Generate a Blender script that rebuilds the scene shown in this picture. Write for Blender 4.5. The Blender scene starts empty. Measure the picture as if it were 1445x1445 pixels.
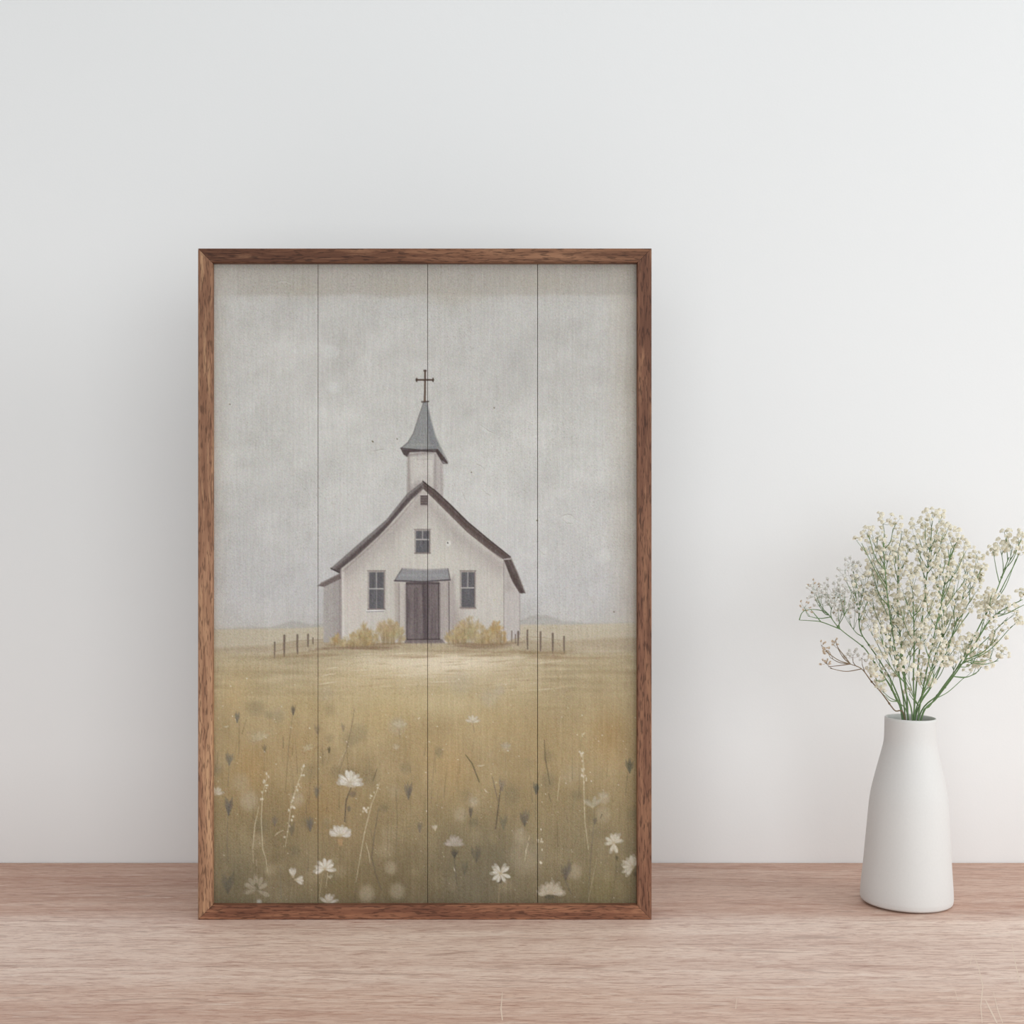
import bpy, bmesh, math, random
import numpy as np
from mathutils import Vector, Matrix, Quaternion, noise as mnoise

# ---------------------------------------------------------------- camera, world, light, exposure
F = 50.0 / 36.0 * 1445                      # focal length in pixels of the 1445 frame
TABLE = 0.75                                # height of the table top
CAM = Vector((0.0, -1.4805, TABLE + 0.3645))
scene = bpy.context.scene
COL = scene.collection
cam_data = bpy.data.cameras.new('camera'); cam_data.lens = 50; cam_data.sensor_width = 36; cam_data.clip_start = 0.02
cam = bpy.data.objects.new('camera', cam_data); COL.objects.link(cam)
cam.location = CAM; cam.rotation_euler = (math.pi / 2, 0, 0)
scene.camera = cam

world = bpy.data.worlds.new('room_light'); scene.world = world; world.use_nodes = True
wn = world.node_tree; bg = wn.nodes['Background']
# the room round the camera: pale walls, a brighter ceiling, a duller floor
geo = wn.nodes.new('ShaderNodeTexCoord'); sepw = wn.nodes.new('ShaderNodeSeparateXYZ'); rw = wn.nodes.new('ShaderNodeMapRange')
wn.links.new(geo.outputs['Generated'], sepw.inputs[0]); wn.links.new(sepw.outputs['Z'], rw.inputs['Value'])
rw.inputs['From Min'].default_value = -.3; rw.inputs['From Max'].default_value = 1.0; rw.inputs['To Min'].default_value = .12; rw.inputs['To Max'].default_value = .86
wn.links.new(rw.outputs[0], bg.inputs['Strength'])
bg.inputs['Color'].default_value = (0.985, 0.985, 0.985, 1)

def area(name, loc, target, size, sy, power, col):
    d = bpy.data.lights.new(name, 'AREA'); d.shape = 'RECTANGLE'; d.size = size; d.size_y = sy; d.energy = power; d.color = col
    o = bpy.data.objects.new(name, d); COL.objects.link(o); o.location = loc
    o.rotation_euler = (Vector(target) - Vector(loc)).to_track_quat('-Z', 'Y').to_euler()
    return o
area('side_window', (3.1, -1.6, 1.9), (0.2, -0.15, 1.05), 1.9, 1.8, 47, (0.96, 0.985, 1.0))
area('front_fill', (0.5, -3.9, 1.15), (0.0, -0.1, 0.85), 4.2, 2.1, 66, (0.94, 0.985, 1.0))  # unseen fill light added behind the camera to brighten the lower wall

vs = scene.view_settings
scene.display_settings.display_device = 'sRGB'
vs.view_transform = 'Standard'; vs.look = 'None'; vs.exposure = -0.03; vs.gamma = 1.0; vs.use_curve_mapping = False

# ---------------------------------------------------------------- helpers
def lin1(v):
    v = v / 255.0
    return v / 12.92 if v <= 0.04045 else ((v + 0.055) / 1.055) ** 2.4
def rgb(r, g, b, k=1.0): return (lin1(r) * k, lin1(g) * k, lin1(b) * k, 1.0)
def at(px, py, D):
    """The point at distance D in front of the camera that the photograph shows at (px, py)."""
    return Vector((CAM.x + (px - 722.5) * D / F, CAM.y + D, CAM.z - (py - 722.5) * D / F))

def link(name, me, parent=None, mats=()):
    o = bpy.data.objects.new(name, me); COL.objects.link(o)
    for m in mats: me.materials.append(m)
    if parent is not None: o.parent = parent
    return o
def mesh_from(name, verts, faces, smooth=False, mat_idx=None):
    me = bpy.data.meshes.new(name); me.from_pydata([tuple(v) for v in verts], [], faces); me.update()
    if smooth: me.polygons.foreach_set('use_smooth', [True] * len(me.polygons))
    if mat_idx is not None: me.polygons.foreach_set('material_index', mat_idx)
    return me
def box_mesh(name, x0, x1, y0, y1, z0, z1, bevel=0.0, seg=2):
    bm = bmesh.new()
    bmesh.ops.create_cube(bm, size=1.0)
    for v in bm.verts:
        v.co = Vector((x0 + (v.co.x + .5) * (x1 - x0), y0 + (v.co.y + .5) * (y1 - y0), z0 + (v.co.z + .5) * (z1 - z0)))
    if bevel: bmesh.ops.bevel(bm, geom=bm.edges[:], offset=bevel, segments=seg, profile=.5, affect='EDGES')
    me = bpy.data.meshes.new(name); bm.to_mesh(me); bm.free()
    return me
def empty(name, loc):
    o = bpy.data.objects.new(name, None); COL.objects.link(o); o.location = loc; o.empty_display_size = .03
    return o
def tag(o, label, cat, group=None):
    o['label'] = label; o['category'] = cat
    if group: o['group'] = group
    return o

class Nodes:
    """Short-hand for building a node material."""
    def __init__(s, name):
        s.m = bpy.data.materials.new(name); s.m.use_nodes = True; s.t = s.m.node_tree
        s.b = s.t.nodes['Principled BSDF']
    def n(s, kind, **kw):
        q = s.t.nodes.new(kind)
        for k, v in kw.items(): setattr(q, k, v)
        return q
    def l(s, a, b): s.t.links.new(a, b)
    def coords(s, scale=(1, 1, 1), loc=(0, 0, 0), rot=(0, 0, 0), src=None):
        mp = s.n('ShaderNodeMapping'); mp.inputs['Scale'].default_value = scale; mp.inputs['Location'].default_value = loc; mp.inputs['Rotation'].default_value = rot
        if src is None: src = s.n('ShaderNodeTexCoord').outputs['Object']
        s.l(src, mp.inputs['Vector']); return mp.outputs['Vector']
    def noise(s, vec, scale=1., detail=3., rough=.55, dist=0.):
        q = s.n('ShaderNodeTexNoise'); q.inputs['Scale'].default_value = scale; q.inputs['Detail'].default_value = detail
        q.inputs['Roughness'].default_value = rough; q.inputs['Distortion'].default_value = dist
        s.l(vec, q.inputs['Vector']); return q.outputs['Fac']
    def ramp(s, fac, stops, interp='LINEAR'):
        q = s.n('ShaderNodeValToRGB'); e = q.color_ramp.elements; q.color_ramp.interpolation = interp
        while len(e) < len(stops): e.new(.5)
        for k, (p, c) in enumerate(stops): e[k].position = p; e[k].color = c if len(c) == 4 else (*c, 1)
        s.l(fac, q.inputs['Fac']); return q.outputs['Color']
    def mix(s, fac, a, b, mode='MIX'):
        q = s.n('ShaderNodeMix', data_type='RGBA', blend_type=mode)
        for sock, v in ((q.inputs[0], fac), (q.inputs[6], a), (q.inputs[7], b)):
            if hasattr(v, 'links') or isinstance(v, bpy.types.NodeSocket): s.l(v, sock)
            else: sock.default_value = v
        return q.outputs[2]
    def math(s, op, a, b=None, clamp=False):
        q = s.n('ShaderNodeMath', operation=op, use_clamp=clamp)
        for k, v in enumerate((a, b)):
            if v is None: continue
            if isinstance(v, bpy.types.NodeSocket): s.l(v, q.inputs[k])
            else: q.inputs[k].default_value = v
        return q.outputs[0]
    def bump(s, h, strength=.2, dist=.001):
        q = s.n('ShaderNodeBump'); q.inputs['Strength'].default_value = strength; q.inputs['Distance'].default_value = dist
        s.l(h, q.inputs['Height']); s.l(q.outputs['Normal'], s.b.inputs['Normal'])
    def done(s, color=None, rough=.6, spec=.3):
        if color is not None:
            if isinstance(color, bpy.types.NodeSocket): s.l(color, s.b.inputs['Base Color'])
            else: s.b.inputs['Base Color'].default_value = color
        s.b.inputs['Roughness'].default_value = rough; s.b.inputs['Specular IOR Level'].default_value = spec
        return s.m

# ---------------------------------------------------------------- materials
def mat_wall():
    q = Nodes('white_wall_paint'); v = q.coords()
    n1 = q.noise(v, 420, 3, .6); n2 = q.noise(v, 60, 2)
    q.bump(q.math('ADD', n1, q.math('MULTIPLY', n2, .6)), .10, .0008)
    return q.done(q.ramp(q.noise(v, 2.2, 3), [(.3, (.86, .862, .858)), (.7, (.872, .874, .872))]), .85, .15)

def mat_tabletop():
    q = Nodes('oak_tabletop')
    tc = q.n('ShaderNodeTexCoord').outputs['Object']
    warp = q.noise(q.coords((2.2, 9, 1), src=tc), 1, 3)
    sep = q.n('ShaderNodeSeparateXYZ'); q.l(tc, sep.inputs[0])
    y = q.math('ADD', sep.outputs['Y'], q.math('MULTIPLY', q.math('SUBTRACT', warp, .5), .05))
    # boards glued edge to edge; depth 0 at the wall, -0.62 at the front edge
    t = q.math('MULTIPLY', y, -1 / .62)
    plank = q.ramp(t, [(0, TONE[0]), (.285, TONE[0]), (.345, TONE[1]), (.60, TONE[1]), (.65, TONE[2]), (1., TONE[2])])
    v1 = q.coords((1.3, 26, 1), src=tc); broad = q.noise(v1, 1, 4, .6, .6)
    col = q.mix(q.ramp(broad, [(.32, (0, 0, 0)), (.66, (1, 1, 1))]), q.mix(.30, plank, rgb(160, 112, 92)), q.mix(.25, plank, rgb(252, 236, 220)))
    v2 = q.coords((20, 190, 1), src=tc); st = q.noise(v2, 1, 5, .66, 1.6)
    col = q.mix(q.math('MULTIPLY', q.ramp(st, [(.5, (0, 0, 0)), (.66, (1, 1, 1))]), .52), col, rgb(164, 112, 94), 'MIX')
    col = q.mix(q.math('MULTIPLY', q.ramp(st, [(.3, (1, 1, 1)), (.47, (0, 0, 0))]), .5), col, rgb(240, 226, 214), 'MIX')
    v3 = q.coords((60, 640, 1), src=tc); fi = q.noise(v3, 1, 4, .65, 1.2)
    col = q.mix(q.math('MULTIPLY', q.ramp(fi, [(.52, (0, 0, 0)), (.62, (1, 1, 1))]), .5), col, rgb(158, 108, 92))
    v4 = q.coords((7, 40, 1), loc=(3, 1, 0), src=tc); fl = q.noise(v4, 1, 2, .5, 2.5)
    col = q.mix(q.math('MULTIPLY', q.ramp(fl, [(.60, (0, 0, 0)), (.72, (1, 1, 1))]), .35), col, rgb(140, 98, 84))
    q.bump(q.math('ADD', st, q.math('MULTIPLY', fi, .6)), .5, .0018)
    return q.done(col, .52, .35)

def mat_walnut(name, base, dark, light, along, seed):
    q = Nodes(name)
    tc = q.n('ShaderNodeTexCoord').outputs['Object']
    ax = lambda a, b: (a, b, b) if along == 'x' else (b, b, a)
    g = q.noise(q.coords(ax(14, 240), loc=(seed, seed * 1.7, seed * .6), src=tc), 1, 4, .6, .8)
    w = q.noise(q.coords(ax(3, 14), loc=(seed * 2, 0, seed), src=tc), 1, 3, .5, .6)
    col = q.ramp(w, [(.25, dark), (.48, base), (.78, light)])
    col = q.mix(q.math('MULTIPLY', q.ramp(g, [(.45, (0, 0, 0)), (.68, (1, 1, 1))]), .7), col, dark)
    col = q.mix(q.math('MULTIPLY', q.ramp(g, [(.3, (1, 1, 1)), (.47, (0, 0, 0))]), .6), col, light)
    p = q.noise(q.coords(ax(100, 800), loc=(seed, 3, 1), src=tc), 1, 2, .5)
    pores = q.ramp(p, [(.53, (0, 0, 0)), (.62, (1, 1, 1))])
    col = q.mix(q.math('MULTIPLY', pores, .6), col, tuple(c * .35 for c in dark[:3]) + (1,))
    q.bump(q.math('SUBTRACT', g, q.math('MULTIPLY', pores, .8)), .25, .0008)
    return q.done(col, .6, .25)

def mat_plain(name, color, rough=.6, spec=.3, jitter=0., scale=300, bump=0.):
    q = Nodes(name)
    n = q.noise(q.coords(), scale, 3)
    lo = tuple(c * (1 - jitter) for c in color[:3]); hi = tuple(min(1, c * (1 + jitter)) for c in color[:3])
    if bump: q.bump(n, bump, .0006)
    return q.done(q.ramp(n, [(.3, lo), (.7, hi)]), rough, spec)

def mat_canvas():
    q = Nodes('painted_board')
    a = q.n('ShaderNodeAttribute'); a.attribute_name = 'paint'
    n = q.noise(q.coords((1800, 1, 500)), 1, 2)
    col = q.mix(.10, a.outputs['Color'], q.ramp(n, [(.2, (.35, .33, .3)), (.8, (.95, .93, .9))]), 'OVERLAY')
    q.bump(n, .12, .0004)
    return q.done(col, .75, .15)
# ---------------------------------------------------------------- the painting
# A little brush engine: it lays paint on an array that becomes the colour of the boards' own vertices.
PX0, PX1, PY0, PY1 = 298, 902, 369, 1279          # extent of the painted panel, in painter's units
PW, PH = PX1 - PX0, PY1 - PY0
class Canvas:
    def __init__(s, seed=7):
        s.rng = np.random.default_rng(seed)
        s.X, s.Y = np.meshgrid(np.arange(PX0, PX1) + .5, np.arange(PY0, PY1) + .5)
        s.C = np.zeros((PH, PW, 3))
    def noise(s, sx, sy, octaves=3, gain=.5):
        out = np.zeros((PH, PW)); amp = 1.; tot = 0.
        for o in range(octaves):
            gx, gy = int(PW / sx) + 3, int(PH / sy) + 3
            g = s.rng.random((gy, gx))
            u = np.arange(PW) / sx; v = np.arange(PH) / sy
            ui = u.astype(int); vi = v.astype(int)
            fu = u - ui; fv = v - vi
            fu = fu * fu * (3 - 2 * fu); fv = fv * fv * (3 - 2 * fv)
            a = g[np.ix_(vi, ui)] * (1 - fu) + g[np.ix_(vi, ui + 1)] * fu
            b = g[np.ix_(vi + 1, ui)] * (1 - fu) + g[np.ix_(vi + 1, ui + 1)] * fu
            out += amp * (a * (1 - fv)[:, None] + b * fv[:, None]); tot += amp
            amp *= gain; sx = max(1, sx / 2); sy = max(1, sy / 2)
        return out / tot
    def mix(s, m, col, box=None):
        col = np.asarray(col, float)
        if box is None:
            s.C += (col - s.C) * m[..., None]
        else:
            x0, x1, y0, y1 = box
            v = s.C[y0:y1, x0:x1]; v += (col - v) * m[..., None]
    def box(s, x0, y0, x1, y1, pad=4):
        return (max(0, int(x0 - PX0 - pad)), min(PW, int(x1 - PX0 + pad + 1)), max(0, int(y0 - PY0 - pad)), min(PH, int(y1 - PY0 + pad + 1)))
    def dry(s, box, amount, sx=3, sy=14):
        # broken, bristly coverage
        h, w = box[3] - box[2], box[1] - box[0]
        g = s.rng.random((h // sy + 2, w // sx + 2))
        n = np.repeat(np.repeat(g, sy, 0), sx, 1)[:h, :w]
        n = .6 * n + .4 * s.rng.random((h, w))
        return 1 - amount * n
    def poly(s, pts, col, alpha=1., soft=.6, dry=0., sx=3, sy=14):
        p = np.asarray(pts, float)
        b = s.box(p[:, 0].min(), p[:, 1].min(), p[:, 0].max(), p[:, 1].max(), 2 + 2 * soft)
        if b[1] <= b[0] or b[3] <= b[2]: return
        X = s.X[b[2]:b[3], b[0]:b[1]]; Y = s.Y[b[2]:b[3], b[0]:b[1]]
        ins = np.zeros(X.shape, bool); d = np.full(X.shape, 1e9)
        n = len(p)
        for i in range(n):
            (ax, ay), (bx, by) = p[i], p[(i + 1) % n]
            if ay != by:
                c = (Y < ay) != (Y < by)
                ins ^= c & (X < (bx - ax) * (Y - ay) / (by - ay) + ax)
            ex, ey = bx - ax, by - ay
            t = np.clip(((X - ax) * ex + (Y - ay) * ey) / max(ex * ex + ey * ey, 1e-9), 0, 1)
            d = np.minimum(d, np.hypot(X - ax - t * ex, Y - ay - t * ey))
        m = np.clip(.5 + np.where(ins, d, -d) / (2 * soft), 0, 1) * alpha
        if dry: m = m * s.dry(b, dry, sx, sy)
        s.mix(m, col, b)
    def stroke(s, pts, w, col, alpha=1., soft=.5, dry=0.):
        p = np.asarray(pts, float); n = len(p)
        w = np.interp(np.linspace(0, 1, n), np.linspace(0, 1, len(np.atleast_1d(w))), np.atleast_1d(w))
        mw = w.max()
        b = s.box(p[:, 0].min(), p[:, 1].min(), p[:, 0].max(), p[:, 1].max(), 2 + mw + 2 * soft)
        if b[1] <= b[0] or b[3] <= b[2]: return
        X = s.X[b[2]:b[3], b[0]:b[1]]; Y = s.Y[b[2]:b[3], b[0]:b[1]]
        m = np.zeros(X.shape)
        for i in range(n - 1):
            (ax, ay), (bx, by) = p[i], p[i + 1]
            ex, ey = bx - ax, by - ay
            t = np.clip(((X - ax) * ex + (Y - ay) * ey) / max(ex * ex + ey * ey, 1e-9), 0, 1)
            dd = np.hypot(X - ax - t * ex, Y - ay - t * ey)
            hw = .5 * (w[i] + (w[i + 1] - w[i]) * t)
            m = np.maximum(m, np.clip(.5 + (hw - dd) / (2 * soft), 0, 1) * np.minimum(1, hw / .35))
        m *= alpha
        if dry: m = m * s.dry(b, dry, 2, 3)
        s.mix(m, col, b)
    def blob(s, cx, cy, rx, ry, col, alpha=.5, power=1., rot=0.):
        R = max(rx, ry) * 1.6
        b = s.box(cx - R, cy - R, cx + R, cy + R)
        if b[1] <= b[0] or b[3] <= b[2]: return
        X = s.X[b[2]:b[3], b[0]:b[1]] - cx; Y = s.Y[b[2]:b[3], b[0]:b[1]] - cy
        c, n = math.cos(rot), math.sin(rot)
        r2 = ((X * c + Y * n) / rx) ** 2 + ((Y * c - X * n) / ry) ** 2
        s.mix(alpha * np.exp(-(r2 ** power) * 1.6), col, b)
    def petal(s, cx, cy, ang, L, W, col, alpha=1.):
        # a teardrop dab from the flower's heart outwards
        a = math.radians(ang); ux, uy = math.cos(a), -math.sin(a)
        pts = []
        for t, k in ((0, .12), (.25, .5), (.55, .95), (.8, .9), (.95, .5), (1, .12)):
            pts.append((cx + ux * L * t - uy * W * k * .5, cy + uy * L * t + ux * W * k * .5))
        for t, k in ((1, .12), (.95, .5), (.8, .9), (.55, .95), (.25, .5), (0, .12)):
            pts.append((cx + ux * L * t + uy * W * k * .5, cy + uy * L * t - ux * W * k * .5))
        s.poly(pts, col, alpha, .7, .28, 2, 2)

def lerp_stops(v, stops):
    xs = [q[0] for q in stops]
    return np.stack([np.interp(v, xs, [q[1][k] for q in stops]) for k in range(3)], -1)

def paint_picture():
    c = Canvas(); r = c.rng; X, Y = c.X, c.Y
    U = lambda a, b: float(r.uniform(a, b))
    # --- sky
    sky = lerp_stops(Y, [(369, (178, 172, 164)), (395, (184, 179, 172)), (430, (191, 188, 183)), (520, (195, 192, 187)), (640, (197, 195, 190)),
                         (760, (195, 193, 190)), (840, (190, 188, 187)), (885, (188, 185, 181))])
    c.C[:] = sky
    n = c.noise(90, 60, 4, .55)
    c.C += ((n - .5) * 20)[..., None] * np.array([1., 1., .98])
    n2 = c.noise(26, 18, 3)
    c.C += ((n2 - .5) * 10)[..., None]
    # diagonal sweep of the brush
    d = (X * .8 + Y * .6); k = np.sin(d / 17. + 5 * c.noise(120, 90, 2)) * .5 + np.sin(d / 6.1 + 8 * c.noise(90, 60, 2)) * .3
    c.C += (k * 3.2)[..., None]
    for (x, y, rx, ry, a) in ((472, 700, 50, 42, .32), (670, 640, 30, 28, .35), (430, 590, 60, 36, .22), (560, 540, 60, 40, .2), (690, 700, 60, 50, .18),
                              (470, 545, 14, 14, .4), (520, 510, 12, 12, .4), (560, 470, 60, 30, .25), (850, 760, 24, 30, .2), (830, 640, 40, 60, .12),
                              (530, 660, 60, 60, .18), (680, 590, 18, 10, .3), (600, 700, 120, 60, .12)):
        c.blob(x, y, rx, ry, (207, 205, 200), a, 1.3)
    for (x, y, rx, ry, a) in ((345, 800, 60, 70, .3), (330, 560, 40, 60, .18), (700, 500, 70, 60, .18), (800, 860, 90, 30, .2), (560, 440, 50, 20, .2), (420, 840, 60, 40, .25)):
        c.blob(x, y, rx, ry, (180, 179, 177), a, 1.1)
    # warm aged margins and the band of thicker paint along the top
    e = np.clip((X - 848) / 60, 0, 1) * (.5 + .5 * c.noise(40, 60, 3)) * np.clip((930 - Y) / 60, 0, 1)
    c.mix(.75 * e, (186, 172, 153))
    e = np.clip((330 - X) / 30, 0, 1); c.mix(.3 * e, (172, 164, 150))
    e = np.clip((372 + 48 - Y - 6 * (c.noise(50, 20, 2) - .5)) / 5, 0, 1)
    c.mix(.55 * e * np.where(X < 335, .5, 1), (168, 161, 152))
    for (x, y) in ((760, 400), (640, 420), (560, 405), (430, 408)): c.blob(x, y, 50, 16, (172, 164, 150), .4)
    # flakes and scratches of the sky paint
    for (x, y, rx, ry, rot) in ((802, 733, 11, 6, .25), (660, 677, 3.5, 2.4, .8), (466, 497, 13, 11, 0), (418, 497, 4, 3, .2), (684, 606, 9, 4, .6), (471, 548, 10, 9, 0), (767, 777, 6, 7, .5), (851, 785, 12, 11, 0)):
        c.blob(x, y, rx, ry, (205, 204, 200), .62, 4, rot)
    for pts in (((388, 399), (396, 397), (404, 397), (410, 400)), ((679, 601), (690, 609), (697, 612)), ((648, 629), (652, 636), (655, 641)), ((672, 655), (678, 658), (684, 663)),
                ((653, 697), (656, 704), (659, 709)), ((680, 690), (686, 697), (692, 700)), ((527, 637), (535, 635), (542, 634)), ((466, 711), (473, 712)), ((490, 718), (495, 723)),
                ((792, 729), (799, 726), (806, 727), (813, 734)), ((759, 775), (765, 782), (770, 784)), ((794, 734), (800, 739), (808, 739)), ((828, 837), (833, 846), (838, 853))):
        c.stroke(pts, (.5, 1.1, .6), (146, 142, 132), .7)
        c.stroke([(a + .6, b + 1.2) for a, b in pts], (.5, 1.2, .6), (214, 213, 208), .6)
    for (x, y) in ((697, 576), (526, 624), (665, 667), (758, 735), (525, 623), (866, 864), (325, 571), (560, 620)):
        c.blob(x, y, 1.2, .9, (92, 80, 56), .85, 2)
    # --- far hills and plain
    def fill_below(pts, col, soft=1.2, alpha=1.):
        yy = np.interp(X, [q[0] for q in pts], [q[1] for q in pts])
        c.mix(np.clip(.5 + (Y - yy) / (2 * soft), 0, 1) * alpha, col)
    fill_below([(298, 888), (350, 886), (385, 885), (400, 880), (412, 876), (425, 878), (440, 882), (460, 880), (500, 884), (700, 884), (733, 876), (750, 869), (768, 868), (782, 872), (795, 877), (840, 880), (902, 878)], (170, 167, 162), 1.6, .8)
    fill_below([(298, 889), (360, 888), (420, 887), (460, 885), (600, 886), (740, 882), (790, 882), (840, 881), (902, 879)], (189, 180, 162), 1.3)
    c.mix(.35 * np.clip((Y - 880) / 10, 0, 1) * c.noise(60, 5, 3), (170, 156, 130))
    fill_below([(298, 915), (340, 913), (380, 911), (420, 905), (460, 904), (560, 906), (720, 902), (790, 905), (840, 902), (902, 899)], (170, 156, 133), 2.5, .85)
    # --- the field
    f = lerp_stops(Y, [(900, (176, 163, 138)), (935, (178, 163, 134)), (980, (182, 165, 131)), (1030, (176, 157, 121)), (1080, (168, 149, 114)), (1130, (158, 140, 106)),
                       (1180, (145, 130, 100)), (1230, (134, 121, 95)), (1279, (127, 115, 91))])
    yy = np.interp(X, [298, 380, 450, 520, 560, 640, 720, 800, 902], [918, 926, 918, 912, 909, 910, 914, 924, 920]) + 6 * (c.noise(40, 20, 3) - .5)
    m = np.clip(.5 + (Y - yy) / 6, 0, 1)
    c.C += (f * .975 - c.C) * m[..., None]
    g = np.clip((Y - 925) / 30, 0, 1)
    c.C += ((c.noise(70, 60, 4, .6) - .5) * 24 * g)[..., None] * np.array([1., .97, .85])
    c.C += ((c.noise(24, 60, 3, .6) - .5) * 16 * g)[..., None] * np.array([1., .98, .9])
    # horizontal wash near the path
    h = np.clip((Y - 908) / 14, 0, 1) * np.clip((1010 - Y) / 50, 0, 1)
    c.C += ((c.noise(60, 5, 3) - .5) * 32 * h)[..., None]
    for (x, y, rx, ry, col, a) in ((600, 942, 130, 24, (218, 204, 178), .85), (650, 935, 90, 14, (224, 211, 188), .8), (560, 935, 90, 12, (216, 203, 178), .6), (520, 960, 80, 26, (196, 178, 142), .5), (700, 960, 90, 26, (194, 178, 148), .45),
                                   (610, 990, 110, 28, (196, 180, 144), .65), (340, 960, 40, 30, (176, 156, 118), .4), (860, 970, 50, 40, (162, 145, 114), .5)):
        c.blob(x, y, rx, ry, col, a, 1.2)
    for _ in range(120):
        x, y = U(440, 780), U(922, 975); L = U(12, 55); s_ = U(-.12, .02)
        col = [(222, 210, 188), (166, 145, 116), (196, 178, 146), (148, 127, 100)][int(U(0, 4))]
        c.stroke([(x, y), (x + L / 2, y + s_ * L / 2 + U(-.5, .5)), (x + L, y + s_ * L)], (.4, U(1, 2.6), .4), col, U(.25, .6), .7, .5)
    for (x0, y0, x1, y1) in ((458, 945, 478, 942), (452, 955, 473, 951), (447, 967, 480, 962), (548, 924, 585, 922), (600, 951, 650, 950)):
        c.stroke([(x0, y0), ((x0 + x1) / 2, (y0 + y1) / 2 - .6), (x1, y1)], (.4, 1.5, .4), (218, 206, 180), .7)
    for (x0, x1, y) in ((540, 620, 927), (650, 720, 925), (600, 700, 920), (690, 760, 921), (420, 480, 925), (740, 800, 926), (760, 860, 930), (630, 700, 914)):
        for _ in range(5): c.stroke([(x0 + U(-6, 6), y + U(-3, 3)), ((x0 + x1) / 2, y + U(-3, 2)), (x1 + U(-6, 6), y + U(-3, 3))], (.5, U(1.2, 3), .5), (146, 124, 98), .3, 1., .5)
    # soft patches of the meadow
    for (x, y, rx, ry, col, a) in ((352, 1085, 40, 55, (164, 133, 88), .5), (450, 1140, 60, 50, (152, 124, 84), .5), (640, 1085, 34, 50, (172, 142, 98), .42), (330, 990, 26, 34, (180, 154, 112), .45),
                                   (420, 1050, 46, 40, (166, 138, 96), .35), (600, 1060, 40, 50, (168, 142, 100), .3), (500, 1180, 60, 50, (142, 122, 90), .4), (860, 1040, 36, 50, (156, 124, 80), .4),
                                   (700, 1210, 60, 60, (112, 105, 86), .6), (330, 1240, 40, 50, (108, 101, 80), .6), (820, 1180, 60, 70, (124, 114, 90), .45), (560, 1250, 90, 40, (112, 98, 70), .4),
                                   (780, 1130, 50, 50, (134, 120, 90), .4), (640, 1200, 40, 60, (112, 104, 82), .4), (660, 1250, 60, 40, (110, 104, 88), .5), (760, 1060, 60, 60, (158, 136, 98), .4),
                                   (400, 1180, 40, 50, (118, 104, 78), .4), (480, 1250, 60, 40, (126, 110, 76), .4), (850, 1260, 50, 40, (120, 110, 74), .5), (430, 1000, 60, 30, (184, 162, 118), .4),
                                   (545, 1010, 60, 40, (188, 165, 118), .4), (700, 1020, 60, 40, (176, 154, 114), .4)):
        c.blob(x, y, rx, ry, col, a, .9)
    for _ in range(90):                                             # out-of-focus flower ghosts
        x, y = U(302, 898), U(1000, 1275); q = U(6, 16)
        c.blob(x, y, q, q * U(.8, 1.3), [(172, 158, 132), (150, 136, 106), (110, 104, 84)][int(U(0, 3))], U(.12, .4), 1.8)
    for (x, y, q, a) in ((352, 1130, 15, .55), (420, 1128, 11, .5), (560, 1025, 14, .5), (517, 1262, 13, .55), (560, 1258, 12, .5), (340, 1105, 14, .35), (740, 1210, 26, .35), (735, 1180, 12, .4), (650, 1150, 10, .45),
                         (714, 1055, 7, .5), (852, 1127, 9, .6), (850, 1150, 12, .4), (810, 1230, 12, .5), (668, 1132, 8, .5), (551, 1225, 10, .5), (460, 980, 12, .35), (690, 985, 14, .5), (650, 965, 18, .4), (705, 975, 8, .6)):
        c.blob(x, y, q, q * 1.1, (178, 166, 144), a, 2.2)
    for _ in range(200):                                            # upright grass strokes
        x, y = U(302, 898), U(1060, 1276); L = U(14, 60); lean = U(-6, 6)
        col = [(112, 101, 84), (96, 88, 70), (134, 120, 88), (152, 136, 100), (88, 80, 72)][int(U(0, 5))]
        c.stroke([(x, y), (x + lean * .4, y - L * .5), (x + lean, y - L)], (U(.6, 1.8), .8, .3), col, U(.12, .4), .6, .4)
    # --- the church
    wall, shade = (196, 191, 183), (164, 155, 151)
    c.poly([(456, 827), (481, 815), (481, 908), (456, 907)], (165, 159, 155), 1, .8, .15)
    for k in range(12): c.stroke([(458 + 2 * k, 828 - k * .8), (458 + 2 * k, 906)], 1.6, (147, 140, 138) if k > 5 else (170, 164, 160), .3 + .03 * k, .8, .4)
    c.stroke([(479, 816), (479.5, 906)], (3, 5, 3), (132, 122, 122), .6, 1.2, .3)
    c.poly([(709, 789), (733, 837), (733, 900), (710, 907)], (188, 182, 178), 1, .7)
    c.stroke([(733, 838), (733, 896)], 1.2, (140, 131, 128), .8, .5, .3)
    c.poly([(712, 800), (726, 834), (712, 836)], shade, .5, 3)
    c.poly([(597, 688), (711, 791), (711, 908), (481, 908), (481, 800)], wall, 1, .7)
    b = c.box(482, 690, 710, 907, 0)
    pm = c.noise(5, 160, 3)[b[2]:b[3], b[0]:b[1]]
    inside = (Y[b[2]:b[3], b[0]:b[1]] > 690 + np.abs(X[b[2]:b[3], b[0]:b[1]] - 597) * .93 + 8)
    c.C[b[2]:b[3], b[0]:b[1]] += ((pm - .5) * 17 * inside)[..., None]
    for _ in range(260):
        x = U(483, 709); y0 = 690 + abs(x - 597) * .93 + 10; ya = U(y0, 880); L = U(10, 46)
        c.stroke([(x, ya), (x + U(-.8, .8), min(ya + L, 906))], (.5, U(.8, 3), .5), [(208, 203, 195), (186, 179, 171), (178, 168, 164), (204, 196, 184)][int(U(0, 4))], U(.15, .45), .8, .5)
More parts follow.
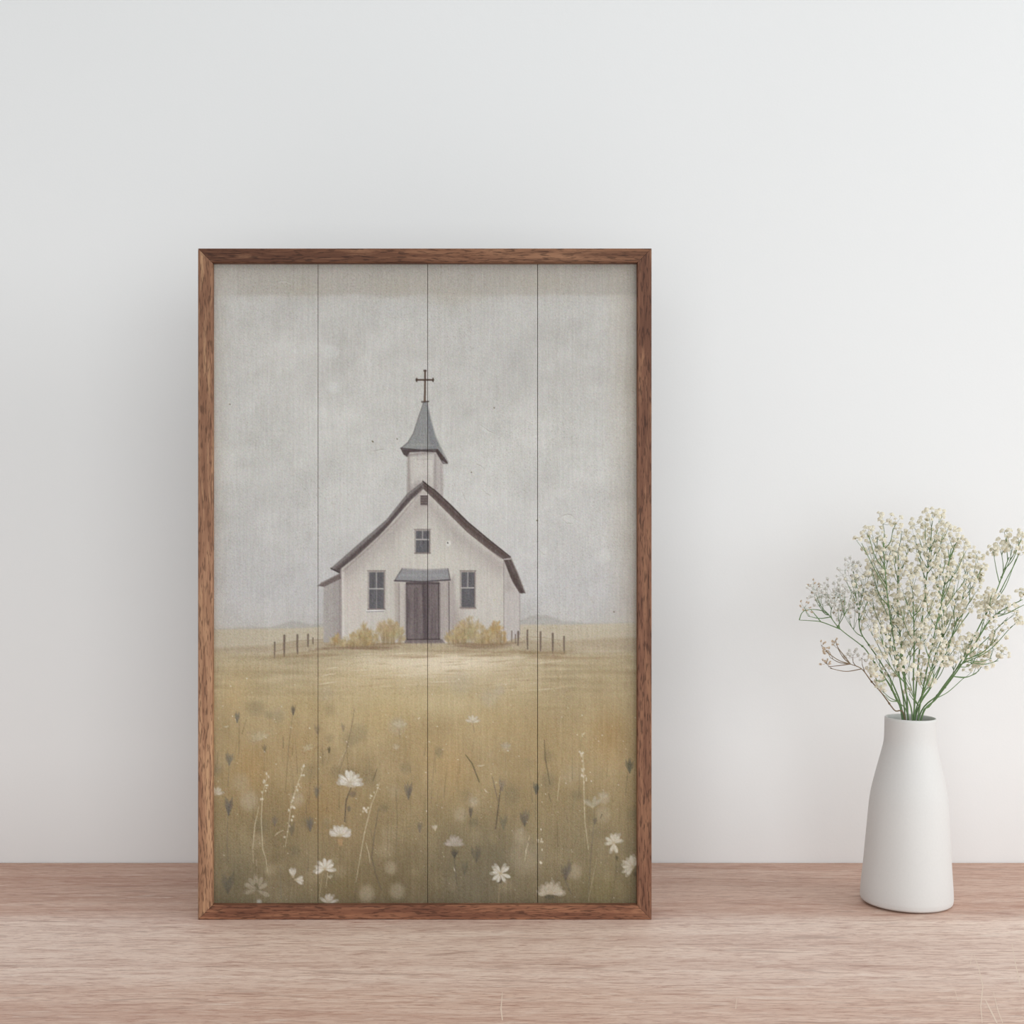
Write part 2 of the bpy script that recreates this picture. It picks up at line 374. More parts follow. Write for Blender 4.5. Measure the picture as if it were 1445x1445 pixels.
    for (x, y, rx, ry, col, a) in ((500, 860, 20, 50, (206, 196, 188), .5), (620, 790, 40, 20, (206, 201, 190), .5), (680, 840, 26, 50, (204, 198, 192), .5), (545, 790, 30, 20, (204, 197, 190), .35),
                                   (495, 830, 14, 40, (190, 178, 172), .4), (698, 800, 10, 30, (190, 178, 172), .4), (550, 890, 20, 20, (186, 177, 168), .5), (645, 880, 12, 30, (164, 154, 148), .6)):
        c.blob(x, y, rx, ry, col, a)
    for dlt, al, wd in ((12, .5, 13), (22, .28, 16), (36, .12, 18)):        # painted shade below the roof
        c.stroke([(597, 690 + dlt), (548, 742 + dlt), (490, 797 + dlt * .6)], wd, shade, al, 4)
        c.stroke([(597, 690 + dlt), (650, 746 + dlt), (706, 792 + dlt * .6)], wd, shade, al * .9, 4)
    c.stroke([(481, 802), (481.5, 906)], 1.6, (150, 139, 136), .8, .6, .2)
    c.stroke([(484, 804), (484, 900)], 2.4, (212, 206, 200), .6, .7, .3)
    c.stroke([(710.5, 792), (710.8, 905)], 1.3, (138, 128, 126), .8, .5, .2)
    # annexe roof
    c.poly([(448, 827.5), (453, 822.5), (480, 809), (481, 817), (457, 828.5)], (104, 92, 90), 1, .7, .2)
    c.stroke([(447, 827.5), (462, 819), (478, 810.5)], (.8, 1.3, 1.3), (146, 137, 133), .8)
    # belfry
    c.poly([(574.5, 640), (616, 637), (616, 697), (597, 682), (575, 700)], (190, 184, 178), 1, .7, .1)
    c.poly([(615.5, 637), (625.5, 652), (626, 703), (615.5, 694)], (180, 173, 169), 1, .7)
    c.stroke([(576, 643), (576.5, 697)], (3, 4.5, 6), (150, 141, 137), .75, 1.2, .2)
    c.stroke([(580, 690), (590, 684)], 8, (150, 140, 138), .5, 3)
    c.stroke([(614, 642), (614, 690)], (3, 4, 5), (146, 137, 134), .7, 1.2, .2)
    c.stroke([(622, 655), (623, 700)], 3, (168, 160, 157), .6, 1.)
    c.poly([(584, 648), (610, 648), (610, 676), (597, 670), (584, 676)], (202, 197, 190), .7, 1.2)
    c.stroke([(588, 649), (609, 648.5)], 1, (166, 158, 154), .7); c.stroke([(588, 656), (600, 656)], .8, (176, 170, 166), .6)
    c.stroke([(574, 643), (616, 638), (625, 651)], 4, (132, 122, 121), .6, 1.8)
    # spire
    sp = [(597.4, 567), (602.4, 566.6), (603.2, 570), (608, 592), (614.3, 614.6), (619.3, 627), (624.3, 635.8), (632.4, 652), (630.8, 654.8), (625, 653.5), (617, 636), (594, 635.5), (566, 634),
          (565, 632.6), (574.5, 624.6), (581.4, 614.6), (587, 599.6), (594.4, 577)]
    c.poly([(565, 632), (617, 635), (626, 652), (631, 655), (625, 655), (615, 638.5), (594, 638), (578, 639), (574.5, 644), (569, 640)], (84, 74, 74), 1, .7)
    c.poly(sp, (142, 142, 141), 1, .6)
    c.poly([(600.5, 567), (602.6, 567), (608, 592), (614.3, 614.6), (620, 628), (615, 634), (607, 634), (603.5, 600)], (128, 129, 131), .9, .9)
    c.stroke([(602.8, 569), (608, 592), (614.3, 614.6), (620, 628), (632, 652)], 1.5, (166, 164, 160), .9, .5)
    c.stroke([(597, 569), (590, 590), (583, 612), (575, 625), (566, 632.5)], 1.1, (108, 102, 100), .8, .5)
    for k in range(9): c.stroke([(599.5, 572), (596 + k * 1.2 - 3, 600), (580 + k * 4.6, 630)], .9, (122, 122, 124) if k % 2 else (156, 156, 154), .35, .5, .4)
    c.stroke([(572, 630), (590, 628), (612, 629)], (1, 3, 1), (160, 159, 154), .6, 1.)
    c.stroke([(565, 633), (594, 635.4), (617, 634.6)], 1.4, (70, 62, 62), .9, .5)
    c.stroke([(617, 636), (625, 648), (631, 654)], (3.5, 5.5, 2), (76, 64, 62), .95, .7)
    c.stroke([(566, 634), (570, 641), (574, 644)], (1.6, 3, 1.6), (80, 70, 70), .9, .6)
    c.stroke([(595, 567.6), (604.5, 567)], 2.2, (88, 78, 76), .9, .6)
    # cross
    c.stroke([(599.5, 523.4), (599.5, 540), (599, 567)], (2.6, 2.3, 2.9), (78, 62, 54), .95, .5)
    c.stroke([(599.2, 541), (598.7, 566)], (1, 1.4), (116, 96, 80), .7, .5)
    c.stroke([(587, 536.6), (611.4, 536.6)], 2.5, (78, 62, 54), .95, .5)
    for q in ((587.6, 536.6), (611, 536.6)): c.stroke([(q[0], q[1] - 2), (q[0], q[1] + 2)], 2., (70, 56, 50), .95, .5)
    c.stroke([(598, 523.6), (601, 523.6)], 2, (76, 60, 52), .9, .5)
    # main roof
    L = [(596.4, 680), (574.5, 696.8), (544.6, 734.2), (504.7, 769), (466.1, 802.7), (472, 806), (480, 809.5), (480.5, 803), (502.2, 786.5), (534.6, 756.6), (559.5, 729.2), (579.4, 706.8), (597, 690.6)]
    R = [(596.4, 680), (614.3, 693), (634.3, 711.8), (659.2, 736.7), (689, 761.6), (720.2, 786.5), (730.2, 808.9), (740.9, 837.6), (732.7, 837.6), (722.7, 821.4), (710.2, 790.2), (689, 775.3),
         (659.2, 751.6), (631.8, 724.2), (611.8, 704.3), (597, 690.6)]
    c.poly(L, (98, 88, 87), 1, .7, .12); c.poly(R, (92, 80, 77), 1, .7, .12)
    c.stroke([(q[0] + 1.6, q[1] + 1) for q in L[:5]], (2.2, 3, 4, 4.5, 3), (136, 131, 129), .8, .8, .25)
    c.stroke([(594, 688), (572, 709), (545, 742), (505, 779), (476, 805)], (2, 4, 5, 4, 3), (78, 68, 68), .75, 1., .3)
    c.stroke([(594, 694), (560, 735), (520, 774), (484, 806)], (1.5, 3, 3), (136, 124, 120), .5, 1., .3)
    c.stroke([q for q in R[:6]], (1.4, 2, 1.4), (62, 52, 50), .85, .6)
    c.stroke([(597, 684), (612, 698), (634, 718), (659, 743), (690, 767), (714, 786)], (2, 3, 3.5), (84, 70, 66), .8, 1., .3)
    c.stroke([(612, 703), (640, 731), (668, 757), (706, 788)], (1.5, 3.4, 2), (120, 106, 102), .6, 1., .3)
    c.stroke([(720, 786.6), (730, 809), (741, 837)], (1.2, 1.6, 1.2), (150, 143, 138), .8, .5)
    c.stroke([(713, 790), (722, 812), (736, 836)], (3, 6, 4), (76, 64, 62), .8, 1.2, .3)
    c.stroke([(711, 789.8), (720, 789)], 1.5, (196, 190, 190), .85, .5)
    c.stroke([(466.5, 802.5), (478, 808.4)], (1.6, 2), (66, 58, 58), .9, .6)
    c.stroke([(596.4, 679.4), (604, 686)], 1.4, (56, 46, 46), .8, .6)
    # vent, windows, doorway
    c.poly([(591.6, 697.6), (604.2, 697.6), (604.2, 716), (591.6, 716)], (184, 176, 170), .9, .6)
    c.poly([(592.8, 699.4), (603.4, 699.4), (603.4, 713.4), (592.8, 713.4)], (96, 86, 85), 1, .6)
    for y in (702.5, 706, 709.5): c.stroke([(593.4, y), (602.6, y)], 1, (126, 114, 110), .7)
    c.stroke([(592.6, 698.4), (604, 698.4)], 1, (210, 205, 198), .8); c.stroke([(592, 715), (604, 715)], 1.6, (160, 150, 146), .7)
    def window(x0, y0, x1, y1, ym, low):
        c.poly([(x0 - 2.4, y0 - 2.4), (x1 + 2.4, y0 - 2.4), (x1 + 2.4, y1 + 1.6), (x0 - 2.4, y1 + 1.6)], (150, 141, 136), .75, .8)
        c.poly([(x0, y0), (x1, y0), (x1, y1), (x0, y1)], (98, 96, 99), 1, .6)
        for _ in range(9):
            x = U(x0 + 1, x1 - 1); ya = U(y0, y1 - 10)
            c.stroke([(x, ya), (x + U(-.5, .5), ya + U(5, 14))], U(.8, 2.2), [(78, 75, 79), (124, 124, 128), (112, 110, 112)][int(U(0, 3))], .5, .6, .3)
        xm = (x0 + x1) / 2
        c.stroke([(xm, y0 + .5), (xm, ym)], 1.1, (190, 186, 182), .85, .45)
        c.stroke([(x0, ym), (x1, ym)], 1.7, (184, 180, 176), .9, .5)
        if low: c.stroke([(xm, ym), (xm, y1 - 1)], 1, (170, 166, 164), .7, .5)
        c.stroke([(x0 - 2.4, y0 - 2.2), (x1 + 2.4, y0 - 2.2)], 1.1, (120, 108, 104), .8, .5)
        c.stroke([(x1 + .6, y0), (x1 + .6, y1)], 1.2, (104, 93, 90), .6, .5)
        c.stroke([(x0 - 2, y1 + 1), (x1 + 2, y1 + .6)], 1.4, (116, 105, 103), .8, .5)
    window(586.6, 749.6, 605.4, 780.4, 761.8, False)
    window(520.6, 808, 541, 859.4, 831.3, True)
    window(651, 808, 669, 857.4, 830, False)
    c.stroke([(516.4, 862.6), (528, 862.2), (542, 861.6)], (1.4, 2, 1), (222, 220, 218), .9, .5)
    c.stroke([(517, 863.8), (541, 863.2)], .9, (98, 96, 110), .7, .5)
    c.stroke([(650, 860), (672, 859.4)], 1, (148, 128, 124), .7, .5)
    c.blob(632.5, 767.5, 4, 4.6, (218, 216, 210), .8, 3); c.blob(631.6, 766.6, 1.1, 1.4, (40, 36, 36), .95, 2)
    c.stroke([(690.6, 832), (691.4, 850)], (.6, 2, .6), (222, 218, 212), .8, .6); c.blob(697, 847, 1.3, 1.6, (178, 182, 140), .7, 2)
    c.poly([(633, 820), (641, 812), (646, 905), (634, 905)], (160, 150, 147), .6, 2.5)
    c.poly([(556, 822), (563, 822), (564, 906), (558, 906)], (168, 158, 152), .7, 1.5)
    c.poly([(562.6, 822), (573.5, 822), (573.5, 905), (562.6, 905)], (186, 179, 172), 1, .7, .15)
    c.stroke([(562.8, 824), (563.4, 904)], 1.4, (132, 122, 119), .8, .6, .2); c.stroke([(571.6, 826), (571.8, 903)], 1.6, (140, 130, 128), .7, .7)
    c.poly([(619.5, 822), (633.6, 820), (633.8, 905), (619.5, 904)], (166, 157, 153), 1, .7, .15)
    c.stroke([(633.4, 822), (633.8, 904)], 1.4, (96, 86, 86), .9, .6); c.stroke([(628, 824), (629, 903)], 3, (180, 172, 166), .6, 1.); c.stroke([(621, 824), (621, 903)], 1.6, (136, 126, 124), .8, .7)
    c.poly([(573, 822), (620, 822), (620, 903.5), (573, 903.5)], (114, 104, 104), 1, .6)
    for _ in range(70):
        x = U(574, 619); ya = U(824, 870); col = [(96, 86, 88), (132, 122, 121), (122, 112, 112), (88, 78, 80)][int(U(0, 4))]
        c.stroke([(x, ya), (x + U(-.6, .6), ya + U(14, 50))], U(.7, 2.2), col, .4, .6, .3)
    c.poly([(595, 824), (605, 824), (604.5, 903), (597, 903)], (84, 74, 77), .85, 1.2, .2)
    c.stroke([(573.4, 823), (573.6, 903)], 1.6, (80, 71, 72), .85, .6); c.stroke([(619, 824), (619.4, 903)], 1.8, (78, 69, 70), .8, .6)
    c.stroke([(574, 824), (619, 823.4)], 3, (80, 70, 72), .85, 1.)
    c.poly([(572, 902.5), (624, 902.5), (628, 908), (570, 908.5)], (104, 93, 92), .9, 1., .25); c.stroke([(574, 903), (620, 902.4)], 1.4, (66, 57, 58), .8, .6)
    c.poly([(567, 802.2), (599.4, 804.4), (631.8, 802.7), (635, 819), (598, 821), (556.3, 820.4), (560, 815)], (140, 139, 141), 1, .7, .1)
    c.stroke([(567, 802.6), (599, 804.6), (631.6, 803)], 2, (166, 160, 158), .85, .7, .2)
    c.stroke([(562, 812), (598, 812.6), (633, 812)], 3, (156, 157, 158), .6, 1.2, .3)
    c.stroke([(556.5, 820), (598, 821.4), (635, 818.8)], 2.2, (78, 70, 74), .92, .6, .1)
    c.stroke([(567, 803), (560, 814), (556.6, 820)], 1.4, (96, 88, 90), .8, .6)
    c.stroke([(632, 803), (635, 818)], 1.5, (100, 92, 92), .8, .6)
    # ground shade at the walls
    for (x0, x1, y) in ((456, 575, 909), (632, 735, 908), (480, 560, 914), (640, 720, 913)):
        for _ in range(7): c.stroke([(x0 + U(-4, 10), y + U(-2, 3)), ((x0 + x1) / 2 + U(-20, 20), y + U(-1, 4)), (x1 + U(-12, 6), y + U(-2, 3))], (.6, U(1.6, 3.4), .6), [(140, 120, 98), (156, 136, 108), (128, 110, 94)][int(U(0, 3))], .45, 1., .4)
    # bushes by the wall
    def tuft(cx, y0, w, h, cols, n):
        for _ in range(n):
            t = U(-1, 1); v = U(0, 1) ** .8; top = h * (1 - .55 * abs(t) ** 1.6)
            x, y = cx + t * w * .5, y0 - v * top * .82; a = t * .7 + U(-.45, .45); L = U(3.5, 8)
            c.stroke([(x, y), (x + math.sin(a) * L * .5, y - math.cos(a) * L * .5), (x + math.sin(a) * L, y - math.cos(a) * L)], (1.2, U(2.4, 4.4), .8), cols[int(U(0, len(cols)))], U(.3, .7), .8, .35)
        for _ in range(n // 5):
            t = U(-1, 1); x = cx + t * w * .45
            c.stroke([(x, y0), (x + t * 2, y0 - U(4, h * .5))], (2.4, 1), (136, 118, 90), U(.2, .5), .9, .3)
    tan = [(176, 157, 120), (164, 146, 110), (186, 168, 132), (154, 137, 106), (170, 150, 110), (178, 162, 130)]
    gold = [(174, 144, 96), (166, 136, 90), (182, 156, 112), (156, 130, 92)]
    for (x, y, rx, ry) in ((514, 900, 16, 13), (549, 893, 18, 16), (500, 908, 14, 7), (476, 906, 10, 6), (660, 893, 20, 16), (646, 900, 14, 9), (700, 894, 11, 16), (682, 903, 14, 8)):
        for _ in range(14): c.blob(x + U(-.6, .6) * rx, y + U(-.6, .6) * ry, rx * .5, ry * .5, (168 + U(-14, 10), 150 + U(-12, 8), 114 + U(-8, 8)), .5, 1.6)
    tuft(512, 914, 36, 34, tan, 110); tuft(514, 912, 14, 38, gold + tan, 40); tuft(549, 909, 40, 40, tan + [(160, 146, 116)], 150); tuft(494, 915, 30, 20, tan, 40); tuft(475, 912, 20, 14, tan, 24); tuft(476, 910, 6, 15, gold, 10)
    tuft(664, 908, 44, 42, tan, 170); tuft(643, 909, 24, 24, tan, 50); tuft(700, 910, 24, 38, gold + tan[:2], 90); tuft(684, 910, 28, 24, tan, 50)
    for (x0, x1, y) in ((440, 570, 915), (636, 724, 911), (430, 475, 917)):
        for _ in range(8): c.stroke([(x0 + U(0, 40), y + U(-2, 3)), (x1 - U(0, 50), y + U(-3, 2))], U(1, 2.4), (138, 118, 96), .4, .9, .5)
    # fences
    for (x, ya, yb, w) in ((388, 907, 929, 2.2), (401.6, 897.5, 927, 3.2), (420, 896.5, 923, 2.8), (435, 896, 913, 2.6), (442, 901, 909, 2), (721.8, 891, 906, 1.6), (727, 896, 908, 1.8), (730.8, 892, 911, 2.8),
                           (744, 890, 916.5, 2.8), (762.5, 892.6, 919.7, 2.8), (779.7, 894.8, 921.9, 2.8), (795.6, 899, 921.9, 2.4)):
        c.stroke([(x, ya), (x + U(-.4, .4), (ya + yb) / 2), (x + U(-.4, .4), yb)], (w, w * .95, w * .6), (92, 80, 72), .85, .6, .2)
        c.stroke([(x - w * .3, ya + 1), (x - w * .3, yb - 3)], .9, (138, 122, 108), .6, .5)
    for pts in (((386, 911), (402, 908), (420, 905), (456, 903)), ((720, 903), (744, 899), (765, 900), (797, 905)), ((384, 922), (404, 915), (440, 912))):
        c.stroke(pts, 1, (138, 122, 98), .6, .6, .4)
    for (x0, x1, y) in ((384, 450, 927), (736, 810, 921)):
        for _ in range(8): c.stroke([(x0 + U(-6, 10), y + U(-2, 3)), (x1 - U(0, 20), y + U(-8 if x0 < 500 else -2, 2))], U(1, 2.6), (146, 128, 100), .35, .9, .5)
    # --- meadow flowers
    white, dim, grey, stemc = (212, 207, 196), (176, 168, 150), (118, 112, 102), (104, 94, 80)
    def flower(x, y, q, angs, col=white, a=.95, heart=(176, 162, 136), w=.38):
        for g_ in angs:
            k = U(.9, 1.1); j = U(-30, -14); cc = tuple(v + j for v in col)
            c.petal(x, y, g_ + U(-8, 8), q * k, q * w, cc, a * .85)
        for g_ in angs:
            k = U(.72, 1.0); j = U(-4, 8); cc = tuple(v + j for v in col)
            c.petal(x, y, g_ + U(-6, 6), q * k, q * w * .8, cc, a)
        for g_ in angs:
            t = math.radians(g_ + U(-8, 8))
            c.stroke([(x, y), (x + math.cos(t + .2) * q * .8, y - math.sin(t + .2) * q * .8)], (1.1, .5), heart, .8 * a, .6)
        c.blob(x, y, q * .18, q * .16, heart, .6 * a, 2)
    def bud(x, y, h, col=grey, a=.7, spread=22, n=5):
        for k in range(n):
            t = math.radians(-spread + 2 * spread * k / (n - 1) + U(-5, 5)); L = h * U(.75, 1.05)
            c.stroke([(x, y + h * .5), (x + math.sin(t) * L * .6, y + h * .5 - math.cos(t) * L * .55), (x + math.sin(t) * L, y + h * .5 - math.cos(t) * L)], (1.2, h * .24, .5), col, a * U(.7, 1), .7, .3)
    def stem(pts, w=1.1, col=stemc, a=.6): c.stroke(pts, (w * .6, w, w * .8), col, a, .5, .3)
    stem([(495, 1112), (488, 1130), (486, 1160)], 2.2, (92, 82, 70), .85); c.blob(497, 1121, 6, 5, (120, 106, 88), .8, 2); c.blob(492, 1142, 3, 5, (104, 98, 84), .7, 2)
    flower(493, 1106, 19, (20, 48, 78, 108, 138, 165, 185, -4), white); c.poly([(484, 1108), (490, 1104), (504, 1108), (500, 1112), (490, 1111)], (196, 190, 178), .6, 1.2)
    stem([(480, 1185), (481, 1205), (478, 1240)], 1.2, (136, 122, 98), .6); c.poly([(475, 1184), (484, 1184), (482, 1194), (478, 1194)], (168, 140, 104), .8, .9)
    flower(480, 1180, 17, (25, 52, 80, 105, 130, 155, 5, 175), (206, 200, 190), .92)
    stem([(455, 1232), (452, 1252), (449, 1274)], 1.2, (178, 164, 130), .6)
    flower(458, 1227, 16, (30, 60, 95, 125, 165, 200, 350), white)
    flower(414, 1238, 13, (95, 115, 75), (202, 195, 184), .9); flower(417, 1242, 13, (-5, 20, -30), (204, 198, 186), .9); stem([(414, 1244), (411, 1262), (410, 1276)], 1, (150, 138, 112), .6)
    flower(463, 1275, 14, (20, 55, 85, 110, 145), (196, 188, 176), .9); flower(466, 1240, 6, (60, 100, 140), dim, .7)
    stem([(705, 1240), (704, 1258), (703, 1276)], 1.2, (168, 148, 116), .6); c.poly([(700, 1240), (710, 1240), (707, 1247), (703, 1247)], (98, 88, 76), .8, .8)
    flower(706, 1233, 15, (35, 60, 120, 145, 172, 215, 250, 300, 335), (206, 202, 190), .94)
    flower(777, 1262, 20, (15, 38, 60, 84, 108, 132, 156, 176, 0), (184, 174, 156), .9); c.blob(775, 1266, 8, 4, (92, 88, 72), .75, 2)
    stem([(868, 1202), (869, 1230), (862, 1276)], 1.3, (108, 99, 78), .75); flower(866, 1190, 15, (20, 50, 85, 115, 150, 185, 250, 290), (200, 194, 178), .92); c.blob(870, 1211, 2.6, 3.4, (96, 90, 70), .8, 2)
    flower(893, 1224, 17, (55, 80, 100, 125, 150, 175, 205, 235), (202, 195, 178), .92); c.blob(897, 1234, 4, 4, (96, 88, 74), .8, 2)
    stem([(643, 1206), (641, 1216), (645, 1250)], 1.4, (96, 90, 78), .8); bud(641, 1204, 13, (84, 79, 70), .85, 26)
    flower(641, 1194, 15, (40, 65, 90, 115, 140, 165, 15), (172, 163, 152), .8, (156, 146, 130))
    flower(363, 1256, 21, (35, 65, 95, 125, 150, 200, 330), (160, 150, 130), .8, (120, 110, 90)); c.poly([(358, 1250), (366, 1256), (363, 1246)], (100, 92, 70), .8, 1); c.blob(366, 1273, 4, 4, (206, 206, 204), .6, 2)
    flower(563, 1027, 13, (30, 60, 90, 120, 150), (188, 176, 150), .72); stem([(563, 1030), (564, 1042)], 1.6, (140, 122, 98), .7)
    flower(667, 1020, 11, (20, 55, 90, 125, 160), (204, 195, 178), .85); stem([(667, 1021), (669, 1033)], 1.4, (134, 118, 96), .7)
    flower(368, 1044, 14, (30, 60, 95, 130, 160, 190), (186, 172, 142), .6); bud(374, 1056, 10, (122, 110, 88), .7); stem([(374, 1060), (373, 1090)], 1.4, (122, 108, 84), .5)
    flower(436, 1058, 10, (30, 70, 110, 150, 190), (188, 174, 144), .55)
    flower(304, 1122, 13, (15, 40, 70, 100), (198, 190, 172), .8)
    flower(836, 1140, 17, (50, 80, 120, 140), (168, 160, 140), .6); flower(850, 1128, 12, (40, 80, 120, 200), (174, 164, 142), .5); stem([(838, 1160), (834, 1200), (830, 1262)], 1.6, (112, 105, 92), .7); bud(839, 1158, 10, (108, 100, 86), .7)
    stem([(842, 1212), (836, 1240), (830, 1272)], 1., (176, 166, 140), .6)
    flower(714, 1056, 9, (40, 80, 110, 150), (170, 160, 140), .5); stem([(713, 1065), (714, 1150)], 1.1, (122, 110, 92), .5)
    flower(614, 1172, 8, (95, 120, 70), (192, 184, 168), .7); stem([(616, 1176), (626, 1215), (628, 1250)], 1.1, (118, 106, 88), .5)
    flower(668, 1134, 8, (60, 100, 140, 20), (168, 156, 134), .6); bud(664, 1146, 14, (104, 95, 82), .8, 10); stem([(664, 1150), (663, 1166)], 1, (104, 95, 80), .6)
    flower(559, 1058, 9, (80, 110, 50, 140), (184, 172, 146), .5)
    flower(735, 1176, 9, (70, 100, 130), (160, 150, 128), .5)
    for (x, y, h, a, col) in ((335, 1012, 16, .8, (112, 107, 96)), (414, 1002, 14, .8, (96, 90, 80)), (324, 1070, 20, .75, (112, 108, 98)), (323, 1138, 26, .8, (104, 98, 92)), (388, 1158, 16, .6, (112, 104, 92)),
                              (576, 1116, 24, .75, (104, 98, 90)), (438, 1162, 22, .75, (106, 100, 92)), (888, 1080, 22, .8, (98, 96, 82)), (757, 1112, 18, .85, (94, 92, 80)), (740, 1154, 24, .8, (98, 92, 84)),
                              (708, 1106, 22, .55, (126, 116, 104)), (710, 1160, 22, .6, (110, 106, 88)), (592, 1166, 18, .6, (112, 104, 92)), (322, 1245, 34, .55, (88, 84, 76)), (798, 1228, 28, .7, (96, 90, 82)),
                              (672, 1204, 26, .6, (96, 90, 78)), (448, 1028, 16, .5, (132, 118, 98)), (484, 1026, 12, .5, (130, 116, 98)), (447, 1116, 20, .5, (112, 106, 96)), (412, 1168, 22, .4, (100, 94, 82)), (655, 1225, 22, .5, (96, 92, 78)),
                              (464, 1058, 9, .85, (92, 84, 66))):
        bud(x, y, h, col, a * .85, 14, 4)
    for pts, w, col, a in (([(338, 1020), (338, 1045), (337, 1070)], 1.2, (116, 106, 84), .6), ([(413, 1010), (408, 1050), (403, 1120)], 1.3, (112, 100, 78), .55), ([(324, 1082), (322, 1110)], 1.2, (108, 102, 90), .6),
                           ([(322, 1150), (321, 1185), (322, 1215)], 1.4, (106, 99, 86), .6), ([(572, 1130), (571, 1160), (567, 1190)], 1, (176, 160, 126), .5), ([(500, 1000), (496, 1025), (488, 1060), (478, 1090)], 1.4, (122, 108, 90), .65),
                           ([(488, 1058), (480, 1072), (477, 1082)], 1.4, (180, 170, 144), .6), ([(532, 1085), (526, 1102)], 1.6, (84, 74, 58), .8), ([(558, 1112), (560, 1150), (558, 1220)], 1.3, (112, 102, 82), .6),
                           ([(534, 1142), (529, 1170), (524, 1210), (530, 1235), (538, 1256)], 1.8, (100, 92, 80), .65), ([(657, 1066), (666, 1078), (676, 1104)], 2.0, (88, 82, 62), .8), ([(706, 1112), (703, 1138), (699, 1170)], 2, (84, 74, 64), .75),
                           ([(694, 1096), (698, 1112), (702, 1130)], 1.8, (112, 100, 88), .7), ([(768, 1045), (769, 1070), (776, 1108)], 1.7, (92, 84, 66), .7), ([(774, 1120), (777, 1132)], 1.4, (92, 84, 66), .7), ([(400, 1040), (400, 1056)], 1.4, (90, 78, 58), .7),
                           ([(348, 1016), (342, 1036)], 1.2, (102, 92, 68), .6), ([(308, 1062), (307, 1078)], 1.4, (98, 92, 68), .6), ([(414, 1050), (413, 1066)], 1.2, (98, 88, 66), .6), ([(885, 1095), (882, 1122)], 1, (102, 96, 76), .6),
                           ([(786, 1160), (787, 1195)], 1.2, (96, 88, 68), .6), ([(795, 1238), (806, 1262)], 1.6, (92, 86, 78), .6), ([(756, 1122), (757, 1160)], 1, (100, 94, 76), .5), ([(630, 1228), (629, 1250)], 1.4, (100, 92, 76), .6),
                           ([(847, 1155), (849, 1150)], 1.4, (80, 74, 62), .8), ([(396, 1225), (397, 1268)], 1.6, (106, 104, 94), .6), ([(503, 1235), (500, 1275)], 1.3, (96, 86, 68), .7), ([(456, 1064), (457, 1092)], 1, (122, 108, 82), .5)):
        stem(pts, w, col, a)
    pale = (208, 198, 172)
    for pts in (([(378, 1094), (371, 1120), (369, 1155), (371, 1198), (376, 1214), (378, 1232)]), ([(366, 1138), (360, 1165), (357, 1198), (358, 1218)]), ([(430, 1080), (421, 1105), (411, 1135), (407, 1170), (403, 1195)]), ([(536, 1105), (524, 1135), (514, 1175), (507, 1215), (502, 1245)]),
                ([(822, 1060), (823, 1085), (824, 1130), (825, 1160), (830, 1200)]), ([(516, 1190), (520, 1205), (522, 1218)]), ([(400, 1172), (392, 1176), (388, 1180)]), ([(748, 1180), (742, 1200), (740, 1216)]), ([(362, 1214), (362, 1222)]), ([(790, 1096), (786, 1130)]), ([(460, 1250), (462, 1232)])):
        c.stroke(pts, (.8, 1.4, 1.2, .7), pale, .72, .5, .35)
    for (xa, ya, xb, yb, n_) in ((378, 1090, 369, 1130, 14), (430, 1080, 409, 1150, 18), (534, 1108, 512, 1150, 14), (820, 1058, 824, 1110, 16), (414, 1150, 402, 1195, 6), (764, 1165, 760, 1220, 9)):
        for _ in range(n_):
            t = U(0, 1); c.blob(xa + (xb - xa) * t + U(-4, 4), ya + (yb - ya) * t, U(.9, 1.9), U(1.1, 2.6), (214, 206, 188), U(.5, .9), 2)
    for _ in range(160):
        x, y = U(302, 898), U(955, 1270); c.blob(x, y, U(.6, 1.4), U(.6, 1.2), (218, 212, 198), U(.4, .9) * (1 if y < 1150 else .6), 2)
    for (x0, y0, x1, y1) in ((673, 1081, 683, 1080), (316, 1026, 323, 1025), (820, 1037, 826, 1034), (683, 1114, 688, 1119), (640, 1224, 642, 1230), (588, 1015, 592, 1013)):
        c.stroke([(x0, y0), ((x0 + x1) / 2, (y0 + y1) / 2 + .8), (x1, y1)], (.5, 1.5, .6), (220, 213, 197), .75, .6, .3)
    # --- canvas: upright threads, pricks of dark and light, darker towards the edges
    thread = np.repeat(r.normal(0, 1, (1, PW)), PH, 0) * .5 + (c.noise(1.6, 26, 2) - .5) * 5.2 + np.sin(X * math.pi * 2 / 3.05) * .45
    c.C += (thread * 2.0)[..., None] * np.array([1, 1, 1.02])
    sp_ = r.normal(0, 1, (PH, PW)); c.C += (sp_ * 4.6)[..., None]
    dark = (r.random((PH, PW)) < .06) * r.uniform(5, 26, (PH, PW)) * np.clip(.3 + 1.6 * (c.noise(70, 80, 3) - .3), .1, 1.4) * np.where((X > 480) & (X < 735) & (Y > 700) & (Y < 910), .3, 1)
    c.C -= dark[..., None] * np.array([.9, 1., 1.1])
    hue = r.normal(0, 1, (PH, PW, 3)); c.C += hue * 2.4
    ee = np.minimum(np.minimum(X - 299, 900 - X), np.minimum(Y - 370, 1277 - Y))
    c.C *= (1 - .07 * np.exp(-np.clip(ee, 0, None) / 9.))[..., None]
    return np.clip(c.C, 0, 255) / 255.
# ---------------------------------------------------------------- the setting
PAINT_GAIN = 1.0
TONE = [rgb(206, 166, 145), rgb(248, 224, 208), rgb(228, 196, 177)]
M_wall = mat_wall()
def structure(name, me, mats): o = link(name, me, None, mats); o['kind'] = 'structure'; return o
structure('wall_back', box_mesh('wall_back', -2.6, 2.6, 0, .1, 0, 2.6), [M_wall])
structure('floor', box_mesh('floor', -2.6, 2.6, -4.0, .1, -.1, 0), [mat_plain('grey_floor', rgb(175, 175, 175), .6, .3, .08, 8)])

